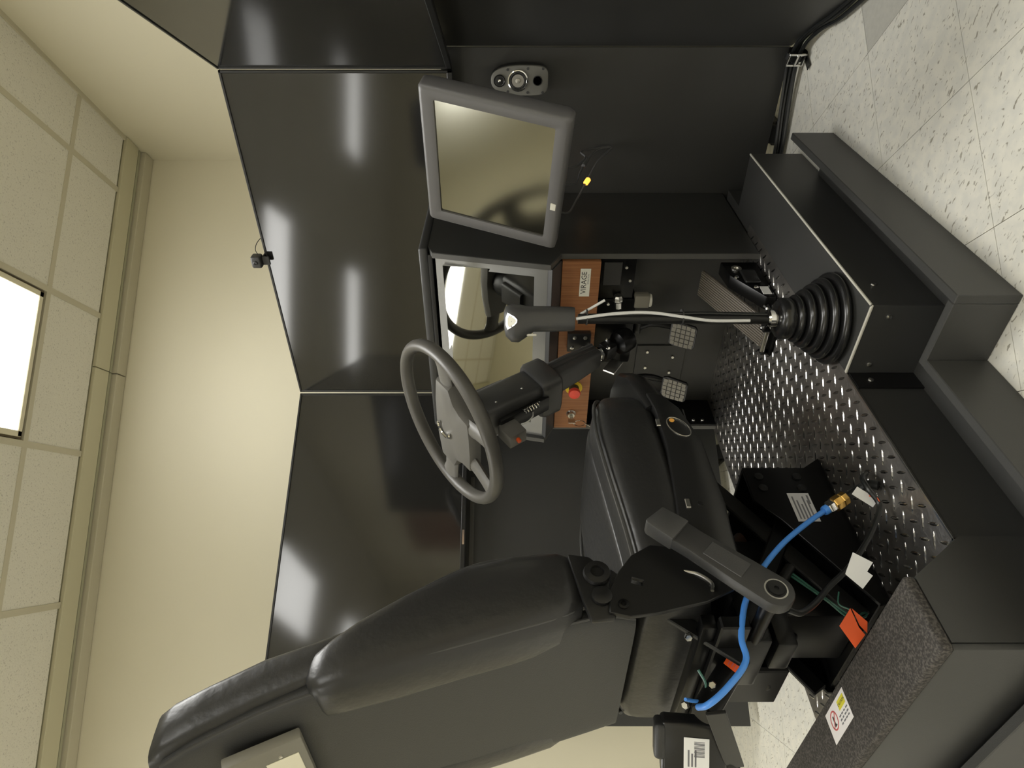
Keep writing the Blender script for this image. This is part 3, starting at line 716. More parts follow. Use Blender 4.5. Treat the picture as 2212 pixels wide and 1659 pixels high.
# key barrel, tilt lever and brake-hand unit under the shroud
obj('underside_rail', G().box((-0.026, -0.008, -0.085), (0.026, 0.006, 0.085), 0.003, 2, frame(colm(0.0, -0.066, 0.19), su, sv, sn)), 'steel_satin', sc)
obj('tilt_spring', G().tube([colm(0.025 + 0.007 * math.cos(i * 0.9), -0.078 + 0.007 * math.sin(i * 0.9), 0.235 - i * 0.0013) for i in range(44)], 0.0018, 6), 'chrome', sc)
obj('switch_unit', G().box((-0.022, -0.040, -0.028), (0.022, 0.020, 0.028), 0.004, 2, frame(colm(-0.01, -0.088, 0.125), su, sv, sn)), 'hub_plastic', sc)
obj('red_tip', G().cyl(colm(-0.005, -0.128, 0.122), colm(-0.005, -0.140, 0.120), 0.006, 12, 0.001), 'orange_tag', sc)
obj('white_wire', G().tube([colm(0.0, -0.092, 0.16), colm(0.005, -0.10, 0.175), colm(0.005, -0.092, 0.20), colm(0.0, -0.075, 0.215)], 0.002, 6, smooth=4), 'wire_white', sc)

# ================================================================== MONITOR
mc = Vector((0.597, 1.472, 0.9245)); MW, MH = 0.385, 0.330
MM = Matrix.Translation(mc) @ Matrix.Rotation(-0.367, 4, 'Z') @ Matrix.Rotation(-0.294, 4, 'X') @ Matrix.Rotation(0.042, 4, 'Y')
mon = thing('touch_monitor', 'grey touch-screen monitor on an arm beside the dashboard', 'monitor', MM @ Vector((0, 0, -MH / 2)))
bz = 0.0325
def rr(wd_, hh, y, r=0.010, n=5):
    out = []
    for cx, cz, a0 in ((wd_ - r, hh - r, 0), (-wd_ + r, hh - r, 90), (-wd_ + r, -hh + r, 180), (wd_ - r, -hh + r, 270)):
        for k in range(n + 1):
            a = math.radians(a0 + 90 * k / n); out.append(MM @ Vector((cx + r * math.cos(a), y, cz + r * math.sin(a))))
    return out
g = G(); W2, H2 = MW / 2, MH / 2
g.loft([rr(W2 - 0.006, H2 - 0.006, 0.042, 0.014), rr(W2, H2, 0.030), rr(W2, H2, 0.004), rr(W2 - 0.003, H2 - 0.003, -0.001), rr(W2 - 0.010, H2 - 0.010, -0.004), rr(W2 - bz, H2 - bz, 0.001, 0.004), rr(W2 - bz, H2 - bz, 0.006, 0.004)], cap=False)
obj('bezel', g, 'monitor_plastic', mon, smooth=50)
obj('touch_panel', G().box((-W2 + bz - 0.002, 0.005, -H2 + bz - 0.002), (W2 - bz + 0.002, 0.012, H2 - bz + 0.002), M=MM), 'touch_glass', mon, smooth=0)
obj('rear_shell', G().loft([rr(W2 - 0.008, H2 - 0.008, 0.040, 0.014), rr(W2 - 0.03, H2 - 0.03, 0.062, 0.03), rr(W2 - 0.08, H2 - 0.07, 0.078, 0.05)]), 'monitor_dark', mon, smooth=50)
obj('maker_badge', G().box((-0.060, -0.0045, -H2 + 0.010), (-0.040, -0.0012, -H2 + 0.023), 0.0008, 1, MM), 'edge_strip', mon)
obj('mount_plate', G().lathe([(0.065, 0), (0.065, 0.02), (0.045, 0.035)], MM @ Vector((0, 0.076, 0.01)), MM.to_3x3() @ Vector((0, 1, 0)), 32), 'abs_black', mon)
jp = MM @ Vector((0, 0.10, 0.01))
obj('arm', G().tube([jp, jp + Vector((-0.02, 0.05, -0.01)), Vector((0.50, 1.75, 0.86)), Vector((0.40, 1.90, 0.86)), Vector((0.268, 1.95, 0.86))], 0.017, 12, smooth=5), 'abs_black', mon)
obj('arm_foot', G().box((0.2545, 1.91, 0.81), (0.272, 1.99, 0.91), 0.004, 2), 'abs_black', mon)
# cables hanging from the monitor to the panel
mcb = thing('monitor_cables', 'thin dark cables hanging behind the monitor with a glowing amber plug', 'cable', (0.40, 2.15, 0.60))
cbl = lambda *a: G().tube(a, 0.0032, 8, smooth=6)
a0 = MM @ Vector((-0.02, 0.075, -0.09))
obj('cable', cbl(a0, V(0.47, 1.86, 0.705), V(0.44, 2.02, 0.655), V(0.43, 2.10, 0.66), V(0.418, 2.17, 0.60), V(0.416, 2.192, 0.56)), 'wire_grey', mcb)
a1 = MM @ Vector((-0.06, 0.075, -0.09))
obj('cable', cbl(a1, V(0.42, 1.86, 0.70), V(0.395, 2.02, 0.668), V(0.40, 2.12, 0.635), V(0.412, 2.17, 0.60), V(0.414, 2.192, 0.555)), 'wire_grey', mcb)
a2 = MM @ Vector((-0.11, 0.075, -0.09))
c3 = obj('cable', cbl(a2, V(0.33, 1.86, 0.72), V(0.315, 2.0, 0.675), V(0.345, 2.08, 0.638), V(0.385, 2.14, 0.60), V(0.412, 2.192, 0.55)), 'wire_grey', mcb)
obj('amber_plug', G().cyl((0.338, 2.066, 0.645), (0.350, 2.082, 0.632), 0.0085, 14, 0.003), 'amber', c3, 'glowing amber plug')
obj('plug_body', G().cyl((0.398, 2.06, 0.655), (0.402, 2.115, 0.637), 0.007, 12, 0.002), 'wire_grey', mcb)

# ================================================================== GEAR LEVER
gl = thing('gear_lever', 'truck gear lever with ribbed rubber boot and grey knob', 'gear lever', (0.345, 1.262, ZP))
GC = Vector((0.345, 1.262, ZP))
obj('boot_flange', G().lathe([(0.083, 0.0025), (0.083, 0.008), (0.07, 0.010)], GC, (0, 0, 1), 40), 'boot_rubber', gl)
prof = []
nb = 5
for k in range(nb):
    z0 = 0.006 + k * 0.0185; R_ = 0.104 - k * 0.0125
    for i in range(9):
        a = -PI / 2 + PI * i / 8
        prof.append((R_ - 0.010 + 0.010 * math.cos(a), z0 + 0.0085 + 0.0085 * math.sin(a)))
    prof.append((R_ - 0.021, z0 + 0.0187))
prof += [(0.042, 0.098), (0.038, 0.104), (0.030, 0.106)]
obj('boot', G().lathe(prof, GC, (0, 0, 1), 48), 'boot_rubber', gl, 'black ribbed rubber boot', smooth=60)
obj('boot_neck', G().lathe([(0.044, 0.098), (0.047, 0.103), (0.047, 0.120), (0.040, 0.127), (0.022, 0.129)], GC, (0, 0, 1), 32), 'boot_rubber', gl, smooth=50)
obj('clamp', G().lathe([(0.018, 0.128), (0.020, 0.131), (0.020, 0.146), (0.017, 0.150)], GC, (0, 0, 1), 24), 'chrome', gl)
obj('clamp_bracket', G().box(GC + V(-0.032, -0.010, 0.150), GC + V(0.032, 0.010, 0.154), 0.001, 1).box(GC + V(-0.032, -0.01, 0.134), GC + V(-0.029, 0.01, 0.154), 0.001, 1), 'steel_satin', gl)
for s_ in (-1, 1):
    g = G(); bolt(g, GC + V(s_ * 0.025, 0, 0.154), (0, 0, 1), 0.005, 0.005); obj('bolt', g, 'chrome', gl)
KT = Vector((0.343, 1.263, 0.731))
obj('shaft', G().tube([GC + V(0, 0, 0.145), GC + V(0.0, 0.0, 0.30), KT], [0.013, 0.0125, 0.011], 14), 'steel_satin', gl)
obj('air_line', G().tube([GC + V(0.0145, -0.005, 0.150), GC + V(0.0155, -0.001, 0.30), KT + V(0.012, -0.004, 0)], 0.0038, 8), 'cable_black', gl)
av = lambda z, l: GC + V(0.62, -0.78, 0) * 0.0152 + right * l + V(0, 0, z)
obj('air_line', G().tube([av(0.193, -0.006), av(0.28, -0.006), av(0.34, 0.002), av(0.42, 0.012), av(0.50, 0.009), av(0.582, -0.002)], 0.0036, 8, smooth=6), 'wire_white', gl, 'thin white air line tied along the shaft')
for z_ in (0.34, 0.555):
    obj('cable_tie', G().lathe([(0.0185, 0), (0.0185, 0.003)], GC + V(0.002, 0.003, z_), (0, 0, 1), 16), 'ink', gl)
obj('loose_line', G().tube([KT + V(0.012, 0.002, -0.005), KT + V(0.022, 0.012, -0.03), KT + V(0.036, 0.022, -0.06)], 0.003, 8, smooth=4), 'wire_white', gl)
# knob
def kring(w_, d_, z, ox=0, oy=0, e=0.75, n=24):
    out = []
    for i in range(n):
        a = 2 * PI * i / n
        out.append(KT + Vector((math.copysign(abs(math.cos(a)) ** e, math.cos(a)) * w_ * right.x - math.copysign(abs(math.sin(a)) ** e, math.sin(a)) * d_ * right.y + ox * right.x - oy * right.y,
                                math.copysign(abs(math.cos(a)) ** e, math.cos(a)) * w_ * right.y + math.copysign(abs(math.sin(a)) ** e, math.sin(a)) * d_ * right.x + ox * right.y + oy * right.x, z)))
    return out
obj('knob', G().loft([kring(0.026, 0.022, 0.008), kring(0.0275, 0.024, 0.014), kring(0.0285, 0.025, 0.06), kring(0.029, 0.026, 0.10), kring(0.036, 0.030, 0.118, -0.006, 0.0), kring(0.043, 0.034, 0.134, -0.010), kring(0.043, 0.034, 0.150, -0.009), kring(0.034, 0.026, 0.163, -0.005), kring(0.018, 0.014, 0.167, -0.003)]), 'abs_dark', gl, smooth=50)
kn = Vector((-0.02, -0.05, 0)) ; 
KN = -fwd
bm_ = frame(KT + KN * 0.030 + right * -0.008 + Vector((0, 0, 0.146)), right, (Vector((0, 0, 1)) + KN * -0.45).normalized(), (KN + Vector((0, 0, 0.45))).normalized())
tri = [(-0.019, 0.012), (-0.008, 0.0165), (0.008, 0.0165), (0.019, 0.012), (0.010, -0.004), (0.003, -0.011), (-0.003, -0.011), (-0.010, -0.004)]
bd = obj('badge', G().prism(tri, 'z', -0.002, 0.0045, M=bm_), 'chrome', gl, 'bright triangular badge')
obj('badge_face', G().prism([(x * .72, y * .72) for x, y in tri], 'z', 0.0045, 0.0052, M=bm_), 'label_white', bd)
obj('range_switch', G().box((-0.0015, -0.011, 0), (0.0035, 0.011, 0.004), 0.001, 1, frame(KT + right * -0.038 + KN * 0.014 + Vector((0, 0, 0.105)), right, Vector((0, 0, 1)), KN)), 'edge_strip', gl)

# ================================================================== PEDALS
ac = thing('accelerator_pedal', 'long ribbed accelerator pedal hinged on the tread plate', 'pedal', (0.13, 1.52, ZP + 0.002))
ad = Vector((0.004, 0.285, 0.118)).normalized(); ax_ = Vector((1, 0, 0)); an = ax_.cross(ad).normalized()
AM = frame(Vector((0.126, 1.518, 0.183)), ax_, ad, an)
obj('pedal_plate', G().box((-0.042, 0, -0.010), (0.042, 0.305, 0), 0.003, 2, AM), 'pedal_plate', ac)
for i in range(11):
    x_ = -0.038 + i * 0.0076
    obj('rib', G().box((x_ - 0.0018, 0.004, -0.001), (x_ + 0.0018, 0.301, 0.0035), 0.0008, 1, AM), 'pedal_plate', ac)
obj('hinge_bar', G().cyl((0.075, 1.512, 0.178), (0.178, 1.512, 0.178), 0.008, 12), 'zinc', ac)
obj('hinge_bracket', G().box((0.07, 1.495, ZP + 0.002), (0.183, 1.53, ZP + 0.010), 0.002, 1).box((0.07, 1.50, ZP + 0.002), (0.076, 1.525, 0.186), 0.002, 1).box((0.178, 1.50, ZP + 0.002), (0.184, 1.525, 0.186), 0.002, 1), 'steel_black', ac)
obj('sensor_housing', G().prism([(1.56, ZP + 0.002), (1.56, 0.185), (1.68, 0.255), (1.76, 0.262), (1.76, ZP + 0.002)], 'x', 0.182, 0.222, 0.003, 2), 'steel_black', ac)
obj('sensor_cover', G().box((0.222, 1.63, 0.18), (0.232, 1.70, 0.225), 0.006, 3), 'abs_gloss', ac)
obj('pivot_ring', G().lathe([(0.015, 0), (0.015, 0.004), (0.008, 0.004), (0.008, 0.001)], (0.2225, 1.715, 0.228), (1, 0, 0), 20), 'zinc', ac)
for p in ((0.222, 1.61, 0.200), (0.222, 1.665, 0.240)):
    g = G(); bolt(g, p, (1, 0, 0), 0.007, 0.006); obj('bolt', g, 'chrome', ac)
obj('sensor_label', G().box((0.2225, 1.575, 0.166), (0.2235, 1.615, 0.190)), 'paper', ac)
obj('return_link', G().tube([(0.20, 1.55, 0.19), (0.205, 1.50, 0.175), (0.20, 1.46, 0.168)], 0.004, 8), 'chrome', ac)

def hanging_pedal(name, label, px, py, pz, w_, h_, topx, tilt, n=(5, 5)):
    t = thing(name, label, 'pedal', (px, py, pz - h_ / 2))
    n_ = Vector((0.0, -math.cos(tilt), math.sin(tilt))); u_ = Vector((1, 0, 0)); v_ = n_.cross(u_)
    M = frame(Vector((px, py, pz)), u_, v_, n_)
    out = [(-w_ * .5, h_ * .32), (-w_ * .42, h_ * .5), (w_ * .42, h_ * .5), (w_ * .5, h_ * .32), (w_ * .46, -h_ * .42), (w_ * .36, -h_ * .5), (-w_ * .36, -h_ * .5), (-w_ * .46, -h_ * .42)]
    obj('pad_plate', G().prism([(x * .97, y * .97) for x, y in out], 'z', -0.008, -0.002, M=M), 'steel_satin', t)
    pad_ = obj('rubber_pad', G().prism(out, 'z', -0.003, 0.003, 0.001, 1, M=M), 'rubber', t)
    g = G(); cw, ch = w_ * .92 / n[0], h_ * .92 / n[1]
    for i in range(n[0]):
        for j in range(n[1]):
            x_ = -w_ * .46 + (i + .5) * cw; y_ = -h_ * .46 + (j + .5) * ch
            if abs(x_) > w_ * .33 and abs(y_) > h_ * .33: x_ *= 0.93; y_ *= 0.95
            g.box((x_ - cw * .41, y_ - ch * .41, 0.0028), (x_ + cw * .41, y_ + ch * .41, 0.0060), M=M)
    sb_ = obj('tread_blocks', g, 'grey_rubber_pad', pad_, smooth=0); sb_['kind'] = 'stuff'
    obj('arm', G().tube([M @ Vector((0, h_ * .1, -0.006)), M @ Vector((0, h_ * .5, -0.030)), Vector((topx, py + 0.05, pz + 0.09)), Vector((topx, py + 0.03, pz + 0.14))], [0.008, 0.009, 0.011, 0.012], 10, smooth=4), 'steel_satin', t)
    obj('pivot', G().cyl((topx - 0.02, py + 0.03, pz + 0.144), (topx + 0.02, py + 0.03, pz + 0.144), 0.013, 14), 'steel_satin', t)
hanging_pedal('brake_pedal', 'square grey brake pedal with waffle grip, left of the accelerator', -0.045, 1.765, 0.330, 0.092, 0.085, -0.03, 0.5)
hanging_pedal('clutch_pedal', 'grey clutch pedal half hidden by the seat cushion', -0.215, 1.70, 0.345, 0.085, 0.085, -0.20, 0.5)

# ================================================================== FLOOR CABLES
fc = thing('floor_cables', 'black cable bundle lying along the foot of the stand panels', 'cable', (0.67, 2.17, 0))
base = [V(0.30, 2.14, 0.020), V(0.418, 2.140, 0.020), V(0.55, 2.165, 0.024), V(0.667, 2.172, 0.030), V(0.735, 2.138, 0.032), V(0.792, 2.055, 0.030), V(0.845, 1.955, 0.025), V(0.95, 1.80, 0.014)]
for k, (dx, dz, r_) in enumerate(((0.0, 0.004, 0.006), (0.010, -0.006, 0.006), (-0.010, -0.007, 0.0055), (0.004, 0.015, 0.005), (-0.008, 0.009, 0.0045))):
    ps = []
    for i, p in enumerate(base):
        d = (base[min(i + 1, len(base) - 1)] - base[max(i - 1, 0)]).normalized(); n2 = Vector((-d.y, d.x, 0))
        j = random.uniform(-0.004, 0.004)
        ps.append(p + n2 * (-dx + j) + Vector((0, 0, max(dz, r_ - p.z + 0.001))))
    obj('cable', G().tube(ps, r_, 8, smooth=6), 'cable_black', fc)
sp = V(0.700, 2.156, 0.034); d = (V(0.735, 2.138, 0) - V(0.667, 2.172, 0)).normalized(); n2 = Vector((-d.y, d.x, 0))
BMx = frame(sp, d, -n2, Vector((0, 0, 1)))
bk = obj('buckle', G().box((-0.021, 0.020, -0.022), (-0.015, 0.028, 0.030), 0.002, 1, BMx).box((0.015, 0.020, -0.022), (0.021, 0.028, 0.030), 0.002, 1, BMx).box((-0.021, 0.020, 0.024), (0.021, 0.028, 0.030), 0.002, 1, BMx).box((-0.021, 0.020, -0.022), (0.021, 0.028, -0.016), 0.002, 1, BMx).box((-0.018, 0.023, 0.000), (0.018, 0.030, 0.007), 0.001, 1, BMx), 'chrome', fc, 'bright metal strap buckle')
obj('strap', G().loft([[BMx @ Vector((s_ * 0.010, y_ * k_, z_ * k_)) for y_, z_ in [(0.022 * math.cos(a), -0.001 + 0.031 * math.sin(a)) for a in [2 * PI * i / 20 for i in range(20)]]] for s_, k_ in ((-1, 1.0), (1, 1.0))], cap=False), 'cable_black', fc)
obj('strap_tail', G().box((-0.009, 0.016, -0.029), (0.009, 0.055, -0.027), M=BMx), 'cable_black', fc)

# ================================================================== SEAT
XC = -0.055
seat = thing('driver_seat', 'high-backed black vinyl truck driver seat', 'seat', (XC, 0.88, 0.47))
def sup(cx, hx, cy, hy, z, e=0.5, n=32, lean=0.0):
    out = []
    for i in range(n):
        a = 2 * PI * i / n
        x = math.copysign(abs(math.cos(a)) ** e, math.cos(a)) * hx; y = math.copysign(abs(math.sin(a)) ** e, math.sin(a)) * hy
        out.append((cx + x, cy + y, z + lean * y))
    return out
def supxz(cx, hx, y, z0, z1, e=0.4, n=36, crown=0.0):
    out = []
    for i in range(n):
        a = 2 * PI * i / n
        x = math.copysign(abs(math.cos(a)) ** e, math.cos(a)); z = math.copysign(abs(math.sin(a)) ** e, math.sin(a))
        zz = (z0 + z1) / 2 + z * (z1 - z0) / 2
        if z > 0: zz += crown * (1 - abs(x) ** 2) * z
        out.append((cx + x * hx, y, zz))
    return out
# seat cushion
st_ = [(0.655, .205, .545, .640, 0), (0.665, .222, .525, .655, 0), (0.70, .235, .520, .662, .0), (0.80, .243, .525, .672, -.006), (0.95, .245, .535, .690, -.010), (1.06, .243, .540, .700, -.006), (1.13, .238, .543, .700, 0), (1.18, .226, .546, .694, 0), (1.22, .204, .550, .682, 0), (1.25, .172, .556, .664, 0), (1.264, .135, .57, .645, 0), (1.268, .10, .59, .63, 0)]
cu = obj('cushion', G().loft([supxz(XC, hx, y, z0, z1, 0.38, 36, c) for y, hx, z0, z1, c in st_]), 'vinyl', seat, smooth=60)
def edge_line(sx):
    return [Vector((XC + sx * hx * 0.93, y, z1 - 0.006)) for y, hx, z0, z1, c in st_[1:10]]
for sx in (1, -1):
    obj('piping', G().tube(edge_line(sx), 0.0042, 8, smooth=4), 'piping', cu)
# insert panel on the cushion top
obj('seat_insert', G().loft([supxz(XC, hx * 0.62, y, z1 - 0.03, z1 + 0.004 + c * 0.6, 0.35, 28) for y, hx, z0, z1, c in st_[2:8]]), 'vinyl', cu, smooth=60)
# plastic skirts under the cushion
sk = [(1.182, 0.572), (1.176, 0.540), (1.128, 0.506), (1.02, 0.478), (0.85, 0.472), (0.70, 0.482), (0.70, 0.582), (0.85, 0.566), (1.0, 0.556), (1.12, 0.560)]
for sx in (1, -1):
    x0 = XC + sx * 0.226; x1 = XC + sx * 0.252
    s_ = obj('side_skirt', G().prism(sk, 'x', min(x0, x1), max(x0, x1), 0.005, 2), 'abs_gloss', seat)
    if sx == 1:
        xo = XC + 0.2525
        oval = [Vector((xo, 1.062 + 0.030 * math.cos(a), 0.520 + 0.021 * math.sin(a) + 0.010 * math.cos(a))) for a in [2 * PI * i / 28 for i in range(28)]]
        obj('oval_badge', G().tube(oval, 0.0014, 6, closed=True), 'zinc', s_, 'oval badge ring')
        obj('amber_mark', G().lathe([(0.0058, 0), (0.0058, 0.001), (0.001, 0.0012)], (xo - 0.0005, 1.083, 0.531), (1, 0, 0), 16), 'amber_print', s_)
        for yy, zz in ((1.075, 0.562), (0.845, 0.545)):
            obj('clip', G().box((xo - 0.002, yy - 0.012, zz - 0.004), (xo + 0.003, yy + 0.010, zz + 0.005), 0.001, 1), 'zinc', s_)
        obj('clip_screw', G().lathe([(0.006, 0), (0.005, 0.002), (0.001, 0.0025)], (xo - 0.001, 0.845, 0.522), (1, 0, 0), 12), 'steel_satin', s_)
fs = [(-0.246, 1.14), (-0.245, 1.20), (-0.235, 1.265), (-0.200, 1.320), (-0.13, 1.348), (0, 1.358), (0.13, 1.348), (0.200, 1.320), (0.235, 1.265), (0.245, 1.20), (0.246, 1.14)]
def fring(k, z): return [(XC + x * k, 1.14 + (y - 1.14) * k, z + 0.22 * (y - 1.14)) for x, y in fs]
obj('front_shell', G().loft([fring(0.80, 0.500), fring(0.94, 0.515), fring(1.0, 0.540), fring(1.0, 0.568), fring(0.975, 0.576), fring(0.92, 0.574)]), 'abs_gloss', seat, smooth=50)
obj('seat_pan', G().box((XC - 0.225, 0.68, 0.485), (XC + 0.225, 1.16, 0.530), 0.005, 1), 'steel_black', seat)

# backrest
bs = [(0.665, .205, .715, .655), (0.70, .222, .738, .645), (0.80, .230, .735, .613), (0.96, .233, .700, .566), (1.12, .228, .630, .520), (1.20, .218, .598, .505), (1.28, .203, .577, .475), (1.36, .190, .540, .437), (1.405, .182, .517, .412), (1.424, .172, .504, .408), (1.431, .150, .490, .420)]
def brings(k=1.0, df=0.0, dr=0.0, rows=bs, e=0.42):
    return [sup(XC, hx * k, (yf + df + yr + dr) / 2, (yf + df - yr - dr) / 2, z, e, 36, 0.08) for z, hx, yf, yr in rows]
bk_ = obj('backrest', G().loft(brings()), 'vinyl', seat, smooth=60)
# softer rear cover
rc = [(0.668, .190, .668, .630), (0.72, .212, .660, .622), (0.80, .219, .640, .600), (0.96, .222, .592, .552), (1.12, .216, .545, .507), (1.20, .206, .522, .488), (1.28, .190, .494, .462), (1.36, .176, .456, .425), (1.40, .165, .434, .402)]
rcv = obj('rear_cover', G().loft(brings(1.0, 0, 0, rc, 0.30)), 'vinyl_rear', seat, smooth=60)
for sx in (1, -1):
    obj('rear_seam', G().tube([Vector((XC + sx * hx * 0.985, yr + 0.010, z)) for z, hx, yf, yr in rc], 0.0035, 8, smooth=4), 'piping', rcv)
# side bolsters
for sx in (1, -1):
    rows = [(0.758, .712, .645, .040), (0.764, .736, .622, .052), (0.80, .750, .600, .060), (0.88, .742, .574, .062), (0.96, .722, .550, .062), (1.06, .664, .520, .060), (1.13, .617, .500, .056), (1.17, .584, .489, .050), (1.192, .563, .500, .040), (1.201, .545, .515, .026)]
    cx = XC + sx * 0.188
    b_ = obj('bolster', G().loft([sup(cx, hx, (yf + yr) / 2, (yf - yr) / 2, z, 0.5, 28, 0.0) for z, yf, yr, hx in rows]), 'vinyl', seat, 'padded side bolster', smooth=60)
    obj('piping', G().tube([Vector((cx + sx * hx * 0.72, yf - 0.010, z)) for z, yf, yr, hx in rows[1:]], 0.0032, 8, smooth=4), 'piping', b_)
    obj('seam', G().tube([Vector((cx + sx * hx * 0.80, yr + 0.014, z)) for z, yf, yr, hx in rows[1:-1]], 0.0025, 8, smooth=4), 'piping', b_)

# card holder on the rear of the head section
sd = (Vector((0, 0.444, 1.28)) - Vector((0, 0.480, 1.20))).normalized(); hn = Vector((1, 0, 0)).cross(sd)
HM = frame(Vector((XC - 0.005, 0.480, 1.215)) + hn * 0.002, Vector((1, 0, 0)), sd, hn)
hd = obj('card_holder', G().box((-0.150, 0, -0.002), (0.150, 0.118, 0.016), 0.003, 2, HM), 'holder_grey', seat, 'grey metal card holder on the rear of the seat')
cd = obj('card', G().box((-0.125, 0.012, 0.016), (0.110, 0.062, 0.0172), 0.0004, 1, HM), 'card', hd)
obj('card_number', G().text('118', 0.038, HM @ Matrix.Translation((0.03, 0.036, 0.0173)), 0.0002), 'print_grey', cd)
for xx, yy in ((0.118, 0.038), (0.070, 0.092), (-0.12, 0.10)):
    obj('screw', G().lathe([(0.0036, 0), (0.003, 0.002), (0.001, 0.003)], HM @ Vector((xx, yy, 0.016)), hn, 10), 'zinc', hd)

# side hinge and bracket
XS = XC + 0.252
br = [(0.742, 0.635), (0.720, 0.672), (0.688, 0.697), (0.651, 0.717), (0.608, 0.722), (0.600, 0.690), (0.606, 0.646), (0.628, 0.558), (0.652, 0.508), (0.700, 0.500), (0.735, 0.560)]
slot = [(0.664, 0.680), (0.674, 0.676), (0.668, 0.658), (0.658, 0.662)]
bk2 = obj('side_bracket', G().prism(br, 'x', XS, XS + 0.008, 0.0012, 1, holes=[slot]), 'steel_satin', seat)
obj('bracket_screw', G().lathe([(0.009, 0), (0.009, 0.003), (0.005, 0.004), (0.005, 0.002), (0.001, 0.002)], (XS + 0.008, 0.622, 0.698), (1, 0, 0), 16), 'steel_black', bk2)
obj('hinge_arm', G().prism([(0.728, 0.783), (0.722, 0.745), (0.700, 0.722), (0.690, 0.708), (0.661, 0.716), (0.645, 0.702), (0.601, 0.712), (0.597, 0.752), (0.630, 0.762)], 'x', XS - 0.010, XS + 0.002, 0.004, 2), 'steel_satin', seat)
obj('hinge_knuckle', G().lathe([(0.022, 0), (0.024, 0.004), (0.022, 0.010), (0.012, 0.012), (0.011, 0.006), (0.001, 0.006)], (XS + 0.001, 0.684, 0.735), (1, 0, 0), 24), 'steel_satin', seat)
obj('hinge_pin', G().lathe([(0.017, 0), (0.017, 0.006), (0.012, 0.008), (0.001, 0.008)], (XS + 0.003, 0.640, 0.731), (1, 0, 0), 20), 'steel_satin', seat)
obj('bracket_rod', G().tube([(XS + 0.004, 0.690, 0.590), (XS + 0.010, 0.680, 0.565), (XS + 0.010, 0.662, 0.545), (XS + 0.012, 0.645, 0.548)], 0.003, 8, smooth=5), 'zinc', seat)

# belt buckle on its stalk
bu = thing('belt_buckle', 'black plastic seat belt buckle stalk bolted low beside the seat', 'buckle', (0.248, 0.615, 0.46))
ba = Vector((0, 0.155, 0.172)).normalized(); bc = Vector((0, -ba.z, ba.y)); BB = frame(Vector((0.238, 0.612, 0.466)), ba, bc, Vector((1, 0, 0)))
sh = []
for i in range(13):
    a = PI / 2 + PI * i / 12; sh.append((0.0 + 0.030 * math.cos(a), 0.030 * math.sin(a)))
sh += [(0.05, -0.029), (0.14, -0.025), (0.175, -0.026), (0.176, 0.026), (0.14, 0.025), (0.05, 0.029)]
obj('sleeve', G().prism(sh, 'z', 0, 0.024, 0.004, 2, M=BB), 'abs_black', bu)
obj('buckle_head', G().prism([(0.170, -0.027), (0.222, -0.024), (0.228, 0.020), (0.222, 0.026), (0.170, 0.027)], 'z', -0.003, 0.029, 0.004, 2, M=BB), 'abs_dark', bu)
obj('recess_frame', G().prism([(0.05, -0.017), (0.12, -0.016), (0.12, 0.016), (0.05, 0.017)], 'z', 0.0235, 0.0255, 0.0008, 1, M=BB), 'abs_dark', bu)
obj('anchor_bolt', G().lathe([(0.016, 0), (0.016, 0.003), (0.0125, 0.003), (0.0125, 0.005), (0.004, 0.005), (0.003, 0.002), (0.001, 0.002)], BB @ Vector((0, 0, 0.023)), (1, 0, 0), 24), 'steel_satin', bu)
obj('bolt_ring', G().lathe([(0.0185, 0), (0.0185, 0.002), (0.016, 0.002)], BB @ Vector((0, 0, 0.0235)), (1, 0, 0), 28, cap=False), 'zinc', bu)
obj('anchor_post', G().cyl((0.12, 0.612, 0.470), (0.239, 0.612, 0.466), 0.013, 14), 'steel_black', bu)

# seat pedestal with air suspension
pd = thing('seat_pedestal', 'black steel suspension pedestal bolted to the tread plate under the seat', 'seat base', (-0.08, 0.92, ZP))
ZT = ZP + 0.0022
obj('base_pan', G().box((-0.300, 0.735, ZT), (0.048, 1.085, ZT + 0.012), 0.002, 1), 'steel_black', pd)
for x0 in (0.040, -0.300):
    pl_ = obj('side_plate', G().prism([(1.085, ZT), (1.085, 0.345), (0.985, 0.345), (0.93, 0.30), (0.725, 0.178), (0.725, ZT)], 'x', x0, x0 + 0.008, 0.001, 1), 'steel_black', pd)
    if x0 > 0:
        lbm = frame(Vector((0.0485, 0.965, 0.243)), Vector((0, 1, 0)), Vector((0, 0, 1)), Vector((1, 0, 0)))
        lab = obj('data_label', G().box((-0.040, -0.024, 0), (0.040, 0.024, 0.0006), M=lbm), 'paper_grey', pl_, 'pale grey data label')
        pr_ = G()
        for r_ in range(5): pr_.box((-0.034, 0.014 - r_ * 0.0075, 0.0006), (0.030 - 0.011 * (r_ % 3), 0.0175 - r_ * 0.0075, 0.0008), M=lbm)
        pr_.box((0.008, -0.02, 0.0006), (0.034, -0.016, 0.0008), M=lbm)
        obj('print_lines', pr_, 'print_grey', lab)
        for yy in (1.055, 1.02):
            obj('bolt', G().lathe([(0.010, 0), (0.010, 0.004), (0.006, 0.005), (0.001, 0.005)], (0.048, yy, 0.315), (1, 0, 0), 14), 'steel_satin', pl_)
            obj('bolt', G().lathe([(0.010, 0), (0.010, 0.004), (0.006, 0.005), (0.001, 0.005)], (0.048, yy, 0.228), (1, 0, 0), 14), 'steel_satin', pl_)
obj('front_plate', G().box((-0.300, 1.075, ZT), (0.040, 1.085, 0.345), 0.001, 1), 'steel_black', pd)
obj('front_tab', G().prism([(1.085, ZT), (1.115, ZT), (1.085, 0.20)], 'x', 0.036, 0.048), 'steel_black', pd)
